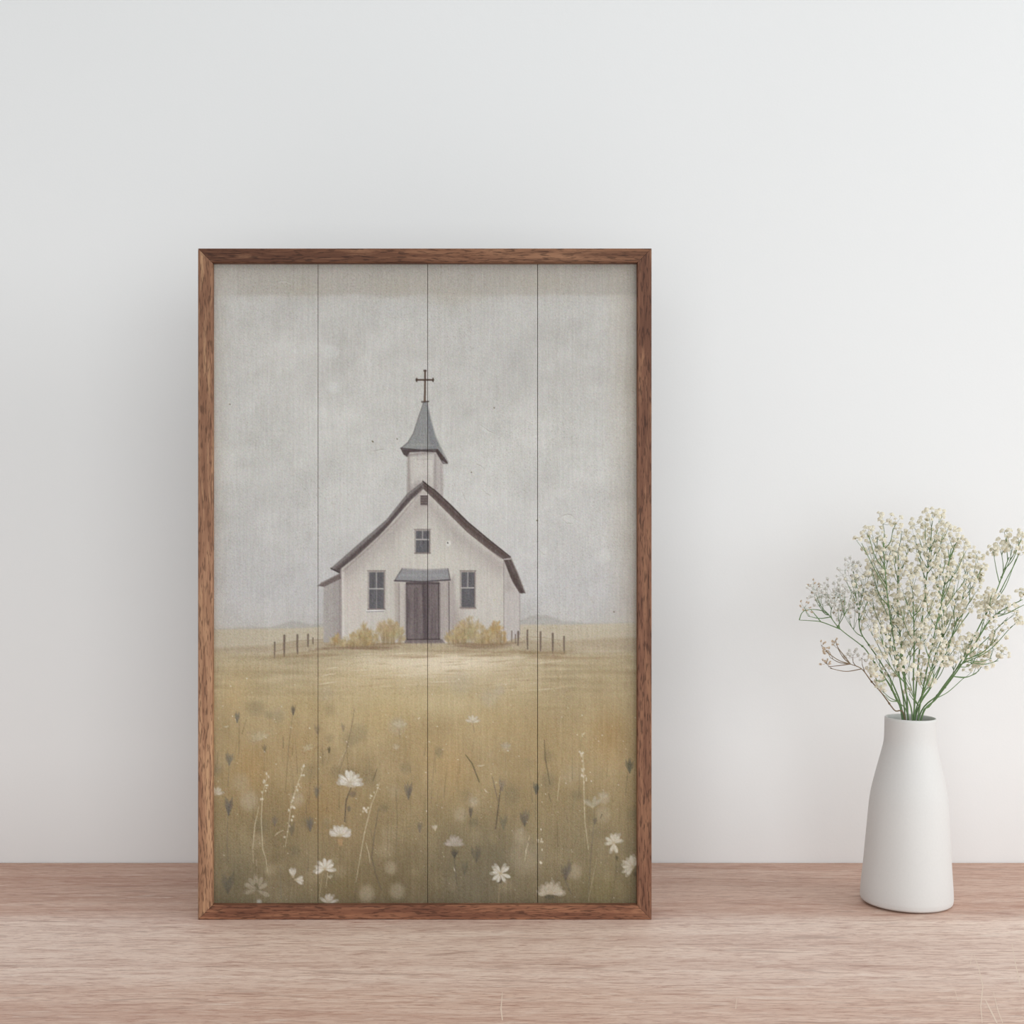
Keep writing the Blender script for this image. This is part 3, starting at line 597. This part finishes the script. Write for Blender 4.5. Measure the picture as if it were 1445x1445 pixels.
# ---------------------------------------------------------------- the table: one long worktop on two end panels
table = tag(empty('long_table', (0, -.31, 0)), 'long pinkish oak table against the white wall, under the framed church picture and the vase', 'table')
M_top = mat_tabletop()
top_me = box_mesh('tabletop', -1.9, 1.9, -.62, -.0006, TABLE - .04, TABLE, .003)
bm = bmesh.new(); bm.from_mesh(top_me)
def scratch(pts, w):
    # a shallow pale scratch in the varnish: a sliver a tenth of a millimetre proud of the board
    q = []
    for (x, y) in pts:
        D = (CAM.z - TABLE) * F / (y - 722.5); q.append(at(x, y, D))
    n = len(q)
    for i in range(n - 1):
        a, b = q[i], q[i + 1]; wa, wb = (w * .7 * (.3 + .7 * math.sin(math.pi * (j + .3) / n)) for j in (i, i + 1))
        f = bm.faces.new([bm.verts.new((p.x + d, p.y, TABLE + .0001)) for p, d in ((a, -wa), (a, wa), (b, wb), (b, -wb))]); f.material_index = 1
for pts, w in ((((1374, 1346), (1381, 1366), (1387, 1392), (1384, 1420), (1386, 1444)), .0006), (((1390, 1410), (1398, 1426), (1407, 1444)), .0009), (((1428, 1332), (1433, 1360), (1440, 1392)), .0006),
               (((1402, 1400), (1408, 1425), (1415, 1444)), .0005), (((1372, 1345), (1369, 1362)), .0004), (((1347, 1396), (1352, 1412)), .0004), (((709, 1400), (707, 1424), (709, 1440)), .0007), (((1040, 1408), (1038, 1424)), .0004)):
    scratch(pts, w)
bm.to_mesh(top_me); bm.free()
top = link('tabletop', top_me, None, [M_top, mat_plain('scratch', rgb(234, 214, 196), .7, .2, .04, 60)])
top.parent = table; top.location = (0, .31, 0)
M_leg = mat_plain('pale_oak_panel', rgb(196, 172, 158), .6, .3, .1, 20)
for x in (-1.7, 1.7):
    l = link('leg', box_mesh('leg', x - .02, x + .02, -.28, .28, 0, TABLE - .04, .002), table, [M_leg])

# ---------------------------------------------------------------- the framed picture
DF = .3645 * F / (1298 - 722.5)                   # distance of the frame's face
FX0, FX1, FZ0, FZ1 = at(279.2, 0, DF).x, at(919.6, 0, DF).x, TABLE, at(0, 350.4, DF).z
FY = CAM.y + DF
FT = 20.4 * DF / F                                # width of the rails
DEPTH = .038; LIP = .0075
pic = tag(empty('framed_picture', ((FX0 + FX1) / 2, FY + DEPTH / 2, TABLE)), 'tall walnut-framed picture of a white church in a flower meadow, standing on the table', 'picture')
O = pic.location
def rail(name, side, mat):
    """A mitred rail: outer and inner edge, face, rebate behind the lip."""
    o, i = (FX0, FX1, FZ0, FZ1), (FX0 + FT, FX1 - FT, FZ0 + FT, FZ1 - FT)
    A, B = {'bottom': ((o[0], o[2]), (o[1], o[2])), 'top': ((o[1], o[3]), (o[0], o[3])), 'left': ((o[0], o[3]), (o[0], o[2])), 'right': ((o[1], o[2]), (o[1], o[3]))}[side]
    C, D = {'bottom': ((i[0], i[2]), (i[1], i[2])), 'top': ((i[1], i[3]), (i[0], i[3])), 'left': ((i[0], i[3]), (i[0], i[2])), 'right': ((i[1], i[2]), (i[1], i[3]))}[side]
    bv = .0009
    # profile: (share from outer to inner edge, depth)
    prof = [(0, bv), (bv / FT, 0), (1 - bv / FT, 0), (1, bv), (1, LIP + .004), (.7, LIP + .004), (.7, DEPTH), (0, DEPTH)]
    N = 40; vs_, fs = [], []
    gap = .00012
    for k in range(N + 1):
        t = k / N
        for s_, d in prof:
            a = Vector((A[0] + (C[0] - A[0]) * s_, A[1] + (C[1] - A[1]) * s_)); b = Vector((B[0] + (D[0] - B[0]) * s_, B[1] + (D[1] - B[1]) * s_))
            e = (b - a).normalized() * gap; a = a + e; b = b - e
            p = a + (b - a) * t
            vs_.append(Vector((p.x, FY + d, p.y)) - O)
    n = len(prof)
    for k in range(N):
        for j in range(n):
            a0, a1 = k * n + j, k * n + (j + 1) % n
            fs.append((a0, a1, a1 + n, a0 + n))
    fs.append(tuple(range(n))[::-1]); fs.append(tuple(N * n + j for j in range(n)))
    me = mesh_from(name, vs_, fs)
    bm = bmesh.new(); bm.from_mesh(me); bmesh.ops.recalc_face_normals(bm, faces=bm.faces[:]); bm.to_mesh(me); bm.free()
    return link(name, me, pic, [mat])
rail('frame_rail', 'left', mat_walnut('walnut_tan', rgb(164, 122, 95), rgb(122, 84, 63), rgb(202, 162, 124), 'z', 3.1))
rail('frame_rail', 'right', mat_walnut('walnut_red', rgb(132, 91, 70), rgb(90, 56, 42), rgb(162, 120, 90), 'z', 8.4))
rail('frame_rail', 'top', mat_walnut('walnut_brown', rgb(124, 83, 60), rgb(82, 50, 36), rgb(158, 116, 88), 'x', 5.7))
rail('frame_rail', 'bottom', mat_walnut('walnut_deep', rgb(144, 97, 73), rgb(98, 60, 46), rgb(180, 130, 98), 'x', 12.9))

# four painted boards in the rebate, each with the paint as the colour of its own surface
DP = DF + LIP
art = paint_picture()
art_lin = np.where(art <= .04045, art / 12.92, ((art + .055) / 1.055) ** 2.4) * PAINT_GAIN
M_canvas = mat_canvas()
SEAMS = [PX0, 448.6, 603.2, 758.4, PX1]
for k in range(4):
    a, b = SEAMS[k] + (.36 if k else 0), SEAMS[k + 1] - (.36 if k < 3 else 0)
    nx, ny = int(round(b - a)) + 1, PH + 1
    xs = np.linspace(a, b, nx); ys = np.linspace(PY0, PY1, ny)
    ix = np.clip((xs - PX0).astype(int), 0, PW - 1); iy = np.clip((ys - PY0).astype(int), 0, PH - 1)
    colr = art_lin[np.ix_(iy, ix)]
    gx = (xs - 722.5) * DP / F + CAM.x - O.x; gz = CAM.z - (ys - 722.5) * DP / F - O.z
    V = np.zeros((ny, nx, 3), np.float32); V[..., 0] = gx[None, :]; V[..., 1] = FY + LIP - O.y; V[..., 2] = gz[:, None]
    # the face, then a rim and a back so that the board is a solid slat 4 mm thick
    nv = nx * ny; idx = np.arange(nv).reshape(ny, nx)
    q = np.stack([idx[:-1, :-1], idx[1:, :-1], idx[1:, 1:], idx[:-1, 1:]], -1).reshape(-1, 4)
    ring = np.concatenate([idx[0, :-1], idx[:-1, -1], idx[-1, :0:-1], idx[:0:-1, 0]])
    back = V.reshape(-1, 3)[ring].copy(); back[:, 1] += .0036
    rb = np.arange(len(ring)) + nv
    rim = np.stack([ring, np.roll(ring, -1), np.roll(rb, -1), rb], -1)
    verts = np.concatenate([V.reshape(-1, 3), back]); quads = np.concatenate([q, rim])
    me = bpy.data.meshes.new('picture_board')
    me.vertices.add(len(verts)); me.vertices.foreach_set('co', verts.astype(np.float32).ravel())
    me.loops.add(quads.size); me.loops.foreach_set('vertex_index', quads.astype(np.int32).ravel())
    me.polygons.add(len(quads)); me.polygons.foreach_set('loop_start', np.arange(0, quads.size, 4, dtype=np.int32))
    me.update(calc_edges=True); me.validate()
    at_ = me.attributes.new('paint', 'FLOAT_COLOR', 'POINT')
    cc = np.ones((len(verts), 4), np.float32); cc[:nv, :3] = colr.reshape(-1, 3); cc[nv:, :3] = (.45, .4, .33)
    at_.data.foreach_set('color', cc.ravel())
    link('picture_board', me, pic, [M_canvas])
bx = lambda px, D: at(px, 0, D).x - O.x
link('backing_board', box_mesh('backing_board', FX0 + FT * .72 - O.x, FX1 - FT * .72 - O.x, FY + LIP + .0042 - O.y, FY + LIP + .0075 - O.y, FT * .72, FZ1 - FZ0 - FT * .72),
     pic, [mat_plain('dark_backing', rgb(70, 62, 54), .8, .2, .1)])

# ---------------------------------------------------------------- the vase
DV = 1.329
VB = at(1279.0, 722.5, DV); VB.z = TABLE
PXM = DV / F
prof_px = [(0, 60.0), (1.2, 62.2), (3.0, 63.4), (8, 64.0), (18, 63.6), (56.9, 60.3), (95, 57.6), (134, 54.7), (149, 53.2), (160, 51.2), (170, 48.9), (185, 45.4), (198, 42.1), (211, 38.9), (220, 36.7), (225, 35.9), (231, 35.6), (258.6, 35.6)]
def smooth_profile(pts, n):
    z = np.array([p[0] for p in pts], float); r = np.array([p[1] for p in pts], float)
    zz = np.concatenate([np.linspace(0, 10, 8)[:-1], np.linspace(10, z[-1], n)])
    rr = np.interp(zz, z, r)
    for _ in range(3):
        s = rr.copy(); s[9:-2] = .25 * rr[8:-3] + .5 * rr[9:-2] + .25 * rr[10:-1]; rr = s
    return list(zip(zz * PXM, rr * PXM))
outer = smooth_profile(prof_px, 70)
zt, rt = outer[-1]; WALLT = .0016
lathe = [(0.0008, 0.0)] + [(0.0006, outer[0][1] * .8)] + outer + [(zt + .0006, rt - WALLT * .3), (zt + .0006, rt - WALLT * .7), (zt, rt - WALLT)]
inner = [(z, r - WALLT) for z, r in outer[::-1] if z > .004]
lathe += inner[1:] + [(.004, inner[-1][1] * .8), (.004, 0.0)]
SEG = 96; vv, ff = [], []
for z, r in lathe:
    for k in range(SEG):
        a = 2 * math.pi * k / SEG; vv.append((r * math.cos(a), r * math.sin(a), z))
for j in range(len(lathe) - 1):
    for k in range(SEG):
        a, b = j * SEG + k, j * SEG + (k + 1) % SEG
        ff.append((a, b, b + SEG, a + SEG))
me = mesh_from('vase', vv, ff, True)
bm = bmesh.new(); bm.from_mesh(me); bmesh.ops.remove_doubles(bm, verts=bm.verts[:], dist=1e-6); bmesh.ops.recalc_face_normals(bm, faces=bm.faces[:]); bm.to_mesh(me); bm.free()
vase = link('flower_vase', me, None, [mat_plain('matt_white_ceramic', (.705, .70, .685, 1), .55, .3, .012, 500, .06)])
TILT = math.radians(1.3)
vase.matrix_world = Matrix.Translation(VB + Vector((.0605 * .66, 0, 0))) @ Matrix.Rotation(TILT, 4, 'Y') @ Matrix.Translation((-.0605 * .66, 0, 0))
tag(vase, 'matt white ceramic bottle vase holding dried flowers, on the table right of the picture', 'vase')
bpy.context.view_layer.update()
MOUTH = vase.matrix_world @ Vector((0, 0, zt)); AXIS = (vase.matrix_world.to_3x3() @ Vector((0, 0, 1))).normalized()

# ---------------------------------------------------------------- gypsophila in the vase
R = random.Random(21)
M_stem = mat_plain('green_stem', rgb(112, 138, 94), .55, .3, .22, 60)
M_twig = mat_plain('brown_twig', rgb(140, 122, 100), .65, .2, .2, 80)
M_hair = mat_plain('thin_pedicel', rgb(150, 164, 136), .6, .2, .15, 80)
def petal_mat(name, col):
    q = Nodes(name); n = q.noise(q.coords(), 2.5, 2)
    m = q.done(q.ramp(n, [(.3, tuple(c * .95 for c in col[:3])), (.7, col)]), .7, .1)
    tr = q.n('ShaderNodeBsdfTranslucent'); tr.inputs['Color'].default_value = col      # thin petals let light through
    mx = q.n('ShaderNodeMixShader'); mx.inputs[0].default_value = .3
    q.l(q.b.outputs[0], mx.inputs[1]); q.l(tr.outputs[0], mx.inputs[2]); q.l(mx.outputs[0], q.t.nodes['Material Output'].inputs['Surface'])
    return m
M_petal = petal_mat('cream_petal', (.97, .93, .80, 1)); M_heart = petal_mat('tan_heart', (.94, .80, .54, 1)); M_calyx = mat_plain('olive_calyx', rgb(160, 156, 112), .7, .2, .2, 3)
M_bud = petal_mat('white_bud', (.95, .94, .90, 1)); M_dry = petal_mat('dry_petal', (.78, .66, .52, 1)); M_dcal = mat_plain('brown_calyx', rgb(168, 146, 108), .7, .2, .2, 3)

def blossom_mesh(seed, rings, mats, heart_ring, calyx=.26, elong=1., dome=.68):
    """A ruffled double flower of unit radius, its base at the origin and its face towards +Z."""
    r = random.Random(seed); vs_, fs, mi = [], [], []
    # the packed middle: a lobed cushion of petal tips
    n, m = 12, 6; lob = r.choice((4, 5)); ph = r.random() * 6
    for i in range(m + 1):
        th = math.pi * .62 * (1 - i / m) + .02
        for k in range(n):
            a = 2 * math.pi * k / n
            q = dome * (1 + .13 * math.cos(lob * a + ph + i * .9) * math.sin(th) + r.uniform(-.06, .06))
            vs_.append((q * math.sin(th) * math.cos(a), q * math.sin(th) * math.sin(a), (.42 + q * math.cos(th)) * elong))
    for i in range(m):
        for k in range(n):
            fs.append((i * n + k, i * n + (k + 1) % n, i * n + n + (k + 1) % n, i * n + n + k)); mi.append(1 if i >= heart_ring else 0)
    fs.append(tuple(m * n + k for k in range(n))); mi.append(1 if heart_ring <= m else 0)
    for (nn, tilt, L, W) in rings:
        off = r.random() * 6.3
        for k in range(nn):
            a = off + 2 * math.pi * k / nn + r.uniform(-.18, .18); tl = math.radians(tilt + r.uniform(-9, 9)); l = L * r.uniform(.85, 1.12); w = W * r.uniform(.85, 1.15)
            base = len(vs_)
            for i in range(4):
                t = i / 3; th = tl * (.35 + .75 * t)
                rad = math.sin(th) * l * t; h = (.3 + math.cos(th) * l * t) * elong
                for j in (-1, 0, 1):
                    ww = w * (.25, .75, 1., .62)[i] * j
                    ruf = r.uniform(-.05, .05) + (.09 if j == 0 else 0) * (1 if i < 3 else -.6)
                    x, y = rad + (-.10 * abs(j) * t), ww
                    vs_.append((x * math.cos(a) - y * math.sin(a), x * math.sin(a) + y * math.cos(a), h + ruf))
            for i in range(3):
                for j in range(2):
                    b0 = base + i * 3 + j; fs.append((b0, b0 + 1, b0 + 4, b0 + 3)); mi.append(0)
    base = len(vs_); cr = ((0, .06), (.10, .20), (.30, calyx), (.46, calyx * .86))
    for z, q in cr:
        for k in range(6): vs_.append((q * math.cos(k * math.pi / 3), q * math.sin(k * math.pi / 3), z * elong))
    for j in range(3):
        for k in range(6): fs.append((base + j * 6 + k, base + j * 6 + (k + 1) % 6, base + j * 6 + 6 + (k + 1) % 6, base + j * 6 + 6 + k)); mi.append(2)
    me = mesh_from('blossom', vs_, fs, True, mi)
    for m in mats: me.materials.append(m)
    return me
full = [(7, 86, 1.02, .40), (5, 66, .98, .36)]
half = [(6, 66, 1.0, .38)]
budr = [(5, 30, 1.0, .32)]
BLOSSOM = {'full': [blossom_mesh(s, full, (M_petal, M_heart, M_calyx), 5) for s in (1, 2, 3)],
           'half': [blossom_mesh(s, half, (M_petal, M_heart, M_calyx), 5, .30) for s in (4, 5, 6)],
           'bud': [blossom_mesh(s, budr, (M_bud, M_bud, M_dcal), 9, .30, 1.15, .5) for s in (7, 8)],
           'dry': [blossom_mesh(s, budr, (M_dry, M_dry, M_dcal), 9, .32, 1.2, .45) for s in (9, 10)]}

class Tubes:
    def __init__(s): s.v, s.f, s.m = [], [], []
    def add(s, pts, r0, r1, sides=5, mat=0):
        pts = [Vector(p) for p in pts]; n = len(pts); base = len(s.v)
        up = Vector((.31, .87, .38))
        for i, p in enumerate(pts):
            t = (pts[min(i + 1, n - 1)] - pts[max(i - 1, 0)]).normalized()
            a = t.cross(up).normalized(); b = t.cross(a); r = r0 + (r1 - r0) * i / max(1, n - 1)
            for k in range(sides):
                g = 2 * math.pi * k / sides; s.v.append(p + a * (r * math.cos(g)) + b * (r * math.sin(g)))
        for i in range(n - 1):
            for k in range(sides):
                q = base + i * sides; s.f.append((q + k, q + (k + 1) % sides, q + sides + (k + 1) % sides, q + sides + k)); s.m.append(mat)
        s.f.append(tuple(base + k for k in range(sides))[::-1]); s.m.append(mat)
        s.f.append(tuple(base + (n - 1) * sides + k for k in range(sides))); s.m.append(mat)
    def build(s, name, parent, mats, origin):
        me = mesh_from(name, [v - origin for v in s.v], s.f, True, s.m)
        return link(name, me, parent, mats)
def catmull(P, sub=6):
    P = [Vector(p) for p in P]; Q = [P[0] * 2 - P[1]] + P + [P[-1] * 2 - P[-2]]; out = []
    for i in range(1, len(Q) - 2):
        for k in range(sub):
            t = k / sub; a, b, c, d = Q[i - 1:i + 3]
            out.append(.5 * ((2 * b) + (c - a) * t + (2 * a - 5 * b + 4 * c - d) * t * t + (3 * b - a - 3 * c + d) * t ** 3))
    return out + [P[-1]]

N_BLOSSOM = [0]
def spray(label, path, clusters, depth, kind='mix', bare=(), twig=False, size=1.0):
    """One cut stem: runs up from inside the vase, side branches leave it, every branch ends in an umbel of small flowers."""
    base_px = path[0][0]
    mouth = MOUTH + Vector(((base_px - 1285.3) * PXM, max(-.017, min(.017, depth * .35)) * .8, 0))
    rad = math.hypot(mouth.x - MOUTH.x, mouth.y - MOUTH.y)
    if rad > .0195: mouth = MOUTH + (mouth - MOUTH) * (.0195 / rad)
    lean = Vector(((path[-1][0] - base_px) * PXM, depth, 0)); lean = lean * (.012 / max(.03, lean.length))
    foot = VB + Vector((MOUTH.x - VB.x, 0, 0)) * .1 - lean * 1.2 + Vector(((base_px - 1285.3) * PXM * .5, depth * .2, .012))
    P = [foot, foot.lerp(mouth, .55), mouth]
    n = len(path)
    for i in range(1, n):
        t = i / (n - 1); P.append(at(path[i][0], path[i][1], DV + mouth.y - VB.y + (depth - (mouth.y - VB.y)) * t ** .9))
    line = catmull(P, 7)
    org = foot.copy()
    root = tag(empty('gypsophila_spray', org), label, 'flower spray', "sprays of baby's breath in the white vase")
    mats = [M_twig if twig else M_stem, M_hair, M_twig]
    st = Tubes(); st.add(line, .00088, .00042, 6, 0)
    for k in range(24, len(line) - 4, 11):                           # swollen joints
        st.add([line[k] - (line[k + 1] - line[k]).normalized() * .0008, line[k] + (line[k + 1] - line[k]).normalized() * .0008], .00105, .00095, 6, 0)
    st.build('stem', root, mats, org)
    up_line = [p for p in line if p.z > MOUTH.z + .012]
    boost = min(1.35, 100 / sum(q[3] for q in clusters))
    for c_ in clusters:
        c_ = (c_[0], c_[1], c_[2], max(1, round(c_[3] * boost))) + tuple(c_[4:])
        cx, cy, cr, num = c_[:4]; cr = cr * 1.1; kd = c_[4] if len(c_) > 4 else kind
        # where the branch leaves the stem: below the umbel
        dep = depth * .8 + R.uniform(-.022, .022)
        cen = at(cx, cy, DV + dep); r3 = cr * PXM
        below = [p for p in up_line if p.z < cen.z - r3 * 1.1] or up_line[:1]
        anchor = min(below, key=lambda p: abs((cen.z - p.z) - (abs(cen.x - p.x) * .9 + .022)) + (p - cen).length * .4)
        node = cen + Vector(((anchor.x - cen.x) * .12, (anchor.y - cen.y) * .12, -r3 * 1.05))
        br = Tubes()
        mid = anchor.lerp(node, .5) + Vector((R.uniform(-1, 1), R.uniform(-1, 1), -1.2)) * ((node - anchor).length * .07)
        bl = catmull([anchor, mid, node], 6); br.add(bl, .0005, .0003, 5, 0)
        nsub = max(1, min(5, num // 3)); subs = []
        for k in range(nsub):
            g = 2 * math.pi * (k + R.random() * .6) / nsub; q = R.uniform(.25, .62) * r3
            sn = cen + Vector((math.cos(g) * q, math.sin(g) * q, R.uniform(-.45, .35) * r3))
            src = bl[-1 - R.randrange(0, 3)]
            br.add(catmull([src, src.lerp(sn, .5) + Vector((0, 0, -.08 * r3)), sn], 3), .00024, .00017, 4, 0 if not twig else 2); subs.append(sn)
        part_blossoms = []
        for k in range(num):
            best = None
            for _ in range(7):                                       # keep the flowers of an umbel apart, as seen from any side
                g = R.uniform(0, 2 * math.pi); ph = R.uniform(-.5, 1); q = r3 * R.uniform(.5, 1.08)
                s2 = math.sqrt(max(0, 1 - ph * ph * .8))
                cand = cen + Vector((math.cos(g) * s2 * q, math.sin(g) * s2 * q * .8, ph * q))
                dmin = min(((cand - t_).length for t_, _o in part_blossoms), default=1)
                if best is None or dmin > best[0]: best = (dmin, cand)
            tip = best[1]
            sn = min(subs, key=lambda p: (p - tip).length + R.uniform(0, .3) * r3)
            d = tip - sn
            br.add([sn, sn.lerp(tip, .5) + Vector((R.uniform(-.1, .1), R.uniform(-.1, .1), -.1)) * d.length, tip], .00013, .00010, 3, 1 if not twig else 2)
            out = (d.normalized() * .6 + Vector((0, -.42, .40)) + Vector((R.uniform(-.4, .4), R.uniform(-.4, .4), R.uniform(-.3, .3)))).normalized()
            part_blossoms.append((tip, out))
        bo = br.build('side_branch', root, mats, org)
        for tip, out in part_blossoms:
            kk = kd if kd != 'mix' else R.choices(('full', 'half'), (3, 2))[0]
            if kd == 'fade': kk = R.choices(('bud', 'half'), (3, 2))[0]
            me_ = R.choice(BLOSSOM[kk])
            o = bpy.data.objects.new('blossom', me_); COL.objects.link(o); o.parent = bo
            s_ = {'full': .0025, 'half': .0023, 'bud': .0027, 'dry': .0019}[kk] * R.uniform(.82, 1.18) * size
            qn = out.to_track_quat('Z', 'Y') @ Quaternion((0, 0, 1), R.uniform(0, 6.28))
            o.matrix_local = Matrix.LocRotScale(tip - org, qn, Vector((s_, s_, s_)))
            N_BLOSSOM[0] += 1
    if bare:
        for pts in bare:
            br = Tubes(); Q = [at(x, y, DV + depth * .9) for x, y in pts]
            br.add(catmull(Q, 5), .00055, .00028, 5, 0); br.build('side_branch', root, mats, org)
    return root

spray('drooping left spray, almost bare, its low twigs ending in brown withered buds', [(1276, 1016), (1262, 1002), (1245, 979), (1230, 962), (1216, 944), (1200, 937)],
      [(1160, 912, 6, 4, 'dry'), (1168, 921, 6, 5, 'dry'), (1165, 936, 6, 5, 'dry'), (1180, 908, 6, 4, 'dry'), (1203, 925, 8, 5, 'bud'), (1216, 930, 6, 4, 'bud')], -.012, 'dry',
      [[(1200, 937), (1186, 939), (1169, 941)], [(1200, 937), (1190, 924), (1182, 913), (1179, 903)]], True)
spray('spray reaching furthest left above the bare twigs, with tiny white buds', [(1274, 1016), (1264, 985), (1250, 958), (1234, 935), (1221, 916), (1212, 908), (1185, 887), (1170, 868)],
      [(1173, 838, 18, 26, 'bud'), (1152, 838, 13, 14, 'bud'), (1136, 859, 9, 8, 'dry'), (1193, 846, 19, 30, 'bud'), (1148, 828, 8, 6, 'dry'), (1184, 862, 13, 14, 'bud'), (1160, 852, 10, 8, 'bud')], .004, 'bud',
      [[(1186, 888), (1160, 878), (1145, 876), (1128, 875)], [(1170, 868), (1160, 862), (1146, 860), (1133, 862)], [(1128, 875), (1131, 866), (1136, 861)], [(1158, 877), (1149, 866), (1144, 860)]], False)
spray('left spray of fading greenish buds, between the left twigs and the dense middle', [(1277, 1016), (1262, 970), (1243, 935), (1226, 910), (1214, 890), (1212, 862), (1214, 840)],
      [(1200, 866, 17, 22, 'fade'), (1218, 858, 15, 16, 'fade'), (1206, 822, 15, 18, 'fade'), (1192, 808, 11, 10, 'bud'), (1219, 813, 17, 20, 'fade'), (1203, 797, 9, 8, 'bud'), (1214, 838, 15, 14, 'fade'), (1226, 836, 12, 12, 'fade')], .02, 'fade')
spray('tall spray at the left shoulder of the bouquet, rising past the bud-covered stems', [(1280, 1016), (1272, 970), (1263, 915), (1254, 855), (1249, 805), (1246, 765)],
      [(1248, 735, 12, 7), (1262, 737, 8, 5), (1234, 757, 13, 12), (1253, 772, 16, 15), (1224, 750, 8, 5), (1211, 762, 4, 2), (1243, 788, 17, 17), (1233, 806, 16, 16), (1229, 778, 12, 10)], -.018)
spray('spray just left of the tallest one, with a lone pale umbel over a forked gap', [(1283, 1016), (1278, 965), (1272, 910), (1267, 860), (1267, 815), (1268, 790)],
      [(1267, 803, 16, 15), (1248, 821, 17, 16), (1254, 843, 17, 15), (1272, 752, 8, 6), (1281, 770, 11, 9), (1262, 783, 13, 12), (1240, 832, 14, 12)], .012)
spray('tallest spray, its tip forming the very top of the bouquet', [(1290, 1016), (1296, 935), (1303, 855), (1310, 795), (1314, 755)],
      [(1315, 728, 11, 10), (1327, 729, 7, 6), (1292, 739, 9, 5), (1305, 738, 8, 5), (1315, 757, 17, 19), (1290, 757, 9, 7), (1297, 778, 13, 11), (1335, 746, 11, 10), (1308, 775, 12, 10), (1325, 766, 12, 10)], .004)
spray('upright spray right of the tallest one, with a thick cream umbel at mid height', [(1293, 1016), (1308, 945), (1324, 870), (1336, 810), (1343, 770)],
      [(1348, 757, 11, 9), (1341, 771, 13, 12), (1330, 790, 15, 15), (1353, 815, 17, 22), (1334, 818, 14, 13), (1363, 773, 10, 8), (1318, 800, 13, 12), (1348, 792, 13, 12)], -.022)
spray('spray at the right shoulder of the bouquet, ending in thin loose blossoms', [(1296, 1016), (1318, 962), (1342, 902), (1358, 845), (1366, 805)],
      [(1363, 795, 12, 10), (1377, 815, 12, 11), (1381, 786, 9, 6), (1385, 801, 7, 6), (1371, 833, 13, 10), (1346, 879, 13, 10), (1345, 850, 13, 9), (1360, 858, 10, 6)], .03)
spray('long lone spray leaning right, its small umbel standing apart from the bouquet', [(1299, 1016), (1328, 976), (1358, 930), (1388, 872), (1407, 832), (1417, 804), (1424, 786)],
      [(1402, 779, 7, 6), (1413, 771, 9, 10), (1420, 753, 7, 5), (1430, 772, 12, 14), (1441, 757, 8, 7), (1439, 782, 6, 3)], .015, 'mix',
      [[(1411, 836), (1421, 816), (1431, 797), (1437, 782)]])
spray('right-hand spray below the lone umbel, branching out past the picture edge', [(1298, 1016), (1322, 985), (1350, 948), (1376, 908), (1398, 874), (1420, 858), (1443, 846)],
      [(1393, 851, 13, 18), (1406, 854, 13, 15), (1420, 853, 10, 7), (1437, 877, 6, 6), (1441, 838, 7, 6), (1391, 869, 13, 11), (1408, 891, 13, 12), (1398, 836, 6, 4), (1430, 862, 8, 5)], -.02, 'mix',
      [[(1400, 872), (1420, 866), (1436, 858), (1446, 853)]])
spray('lowest spray on the right, spreading sideways above bare wall', [(1300, 1016), (1313, 995), (1336, 962), (1356, 938), (1376, 925)],
      [(1363, 909, 17, 21), (1376, 918, 15, 15), (1386, 932, 13, 10), (1404, 916, 11, 7), (1415, 923, 8, 7), (1382, 940, 9, 5), (1367, 947, 7, 4), (1346, 928, 15, 15), (1398, 903, 9, 5)], -.006)
spray('middle spray at the heart of the bouquet, widest umbels at mid height', [(1287, 1016), (1289, 960), (1290, 905), (1289, 865), (1288, 845)],
      [(1279, 834, 15, 15), (1272, 855, 15, 15), (1303, 865, 15, 16), (1286, 812, 13, 12), (1315, 848, 13, 11), (1309, 828, 12, 10), (1295, 845, 13, 11), (1322, 868, 12, 8)], -.03)
spray('low middle spray with flowers crowding just above the green stems, left of centre', [(1284, 1016), (1278, 975), (1273, 935), (1271, 915)],
      [(1272, 889, 15, 16), (1252, 884, 15, 13), (1267, 914, 15, 15), (1286, 909, 15, 16), (1252, 905, 13, 11), (1240, 892, 11, 8), (1298, 888, 12, 10)], -.034)
spray('low front spray right above the vase mouth, with the biggest creamy flowers', [(1291, 1016), (1299, 990), (1307, 965), (1314, 945)],
      [(1322, 934, 15, 16), (1327, 914, 13, 13), (1305, 961, 13, 15), (1281, 946, 12, 10), (1298, 935, 12, 10), (1310, 903, 17, 22), (1266, 930, 11, 8), (1281, 975, 4, 2)], -.04, 'mix', (), False, 1.12)
spray('spray inside the left half of the bouquet, umbels just above the low middle blossoms', [(1281, 1016), (1272, 970), (1262, 925), (1253, 890)],
      [(1241, 862, 14, 13), (1230, 846, 12, 10), (1262, 868, 14, 13), (1285, 876, 13, 12), (1228, 866, 11, 8, 'fade'), (1226, 884, 10, 7, 'fade'), (1259, 855, 12, 10), (1270, 785, 10, 8), (1285, 852, 11, 9)], .03)
spray('spray inside the right half, between the thick cream umbel and the lowest right spray', [(1294, 1016), (1306, 970), (1320, 925), (1330, 900)],
      [(1331, 846, 13, 11), (1335, 884, 14, 12), (1345, 905, 13, 11), (1330, 831, 11, 9), (1318, 884, 13, 11), (1300, 800, 12, 10), (1322, 812, 11, 9), (1375, 852, 10, 8), (1350, 842, 11, 9), (1340, 862, 12, 10)], .024)
spray('short low spray on the left, its few blossoms hanging near the vase mouth', [(1279, 1016), (1268, 990), (1257, 968), (1248, 955)],
      [(1234, 951, 8, 7), (1243, 967, 8, 7), (1229, 941, 6, 5), (1247, 979, 3, 1), (1255, 951, 10, 9), (1240, 925, 11, 8)], -.026)
print('blossoms', N_BLOSSOM[0])
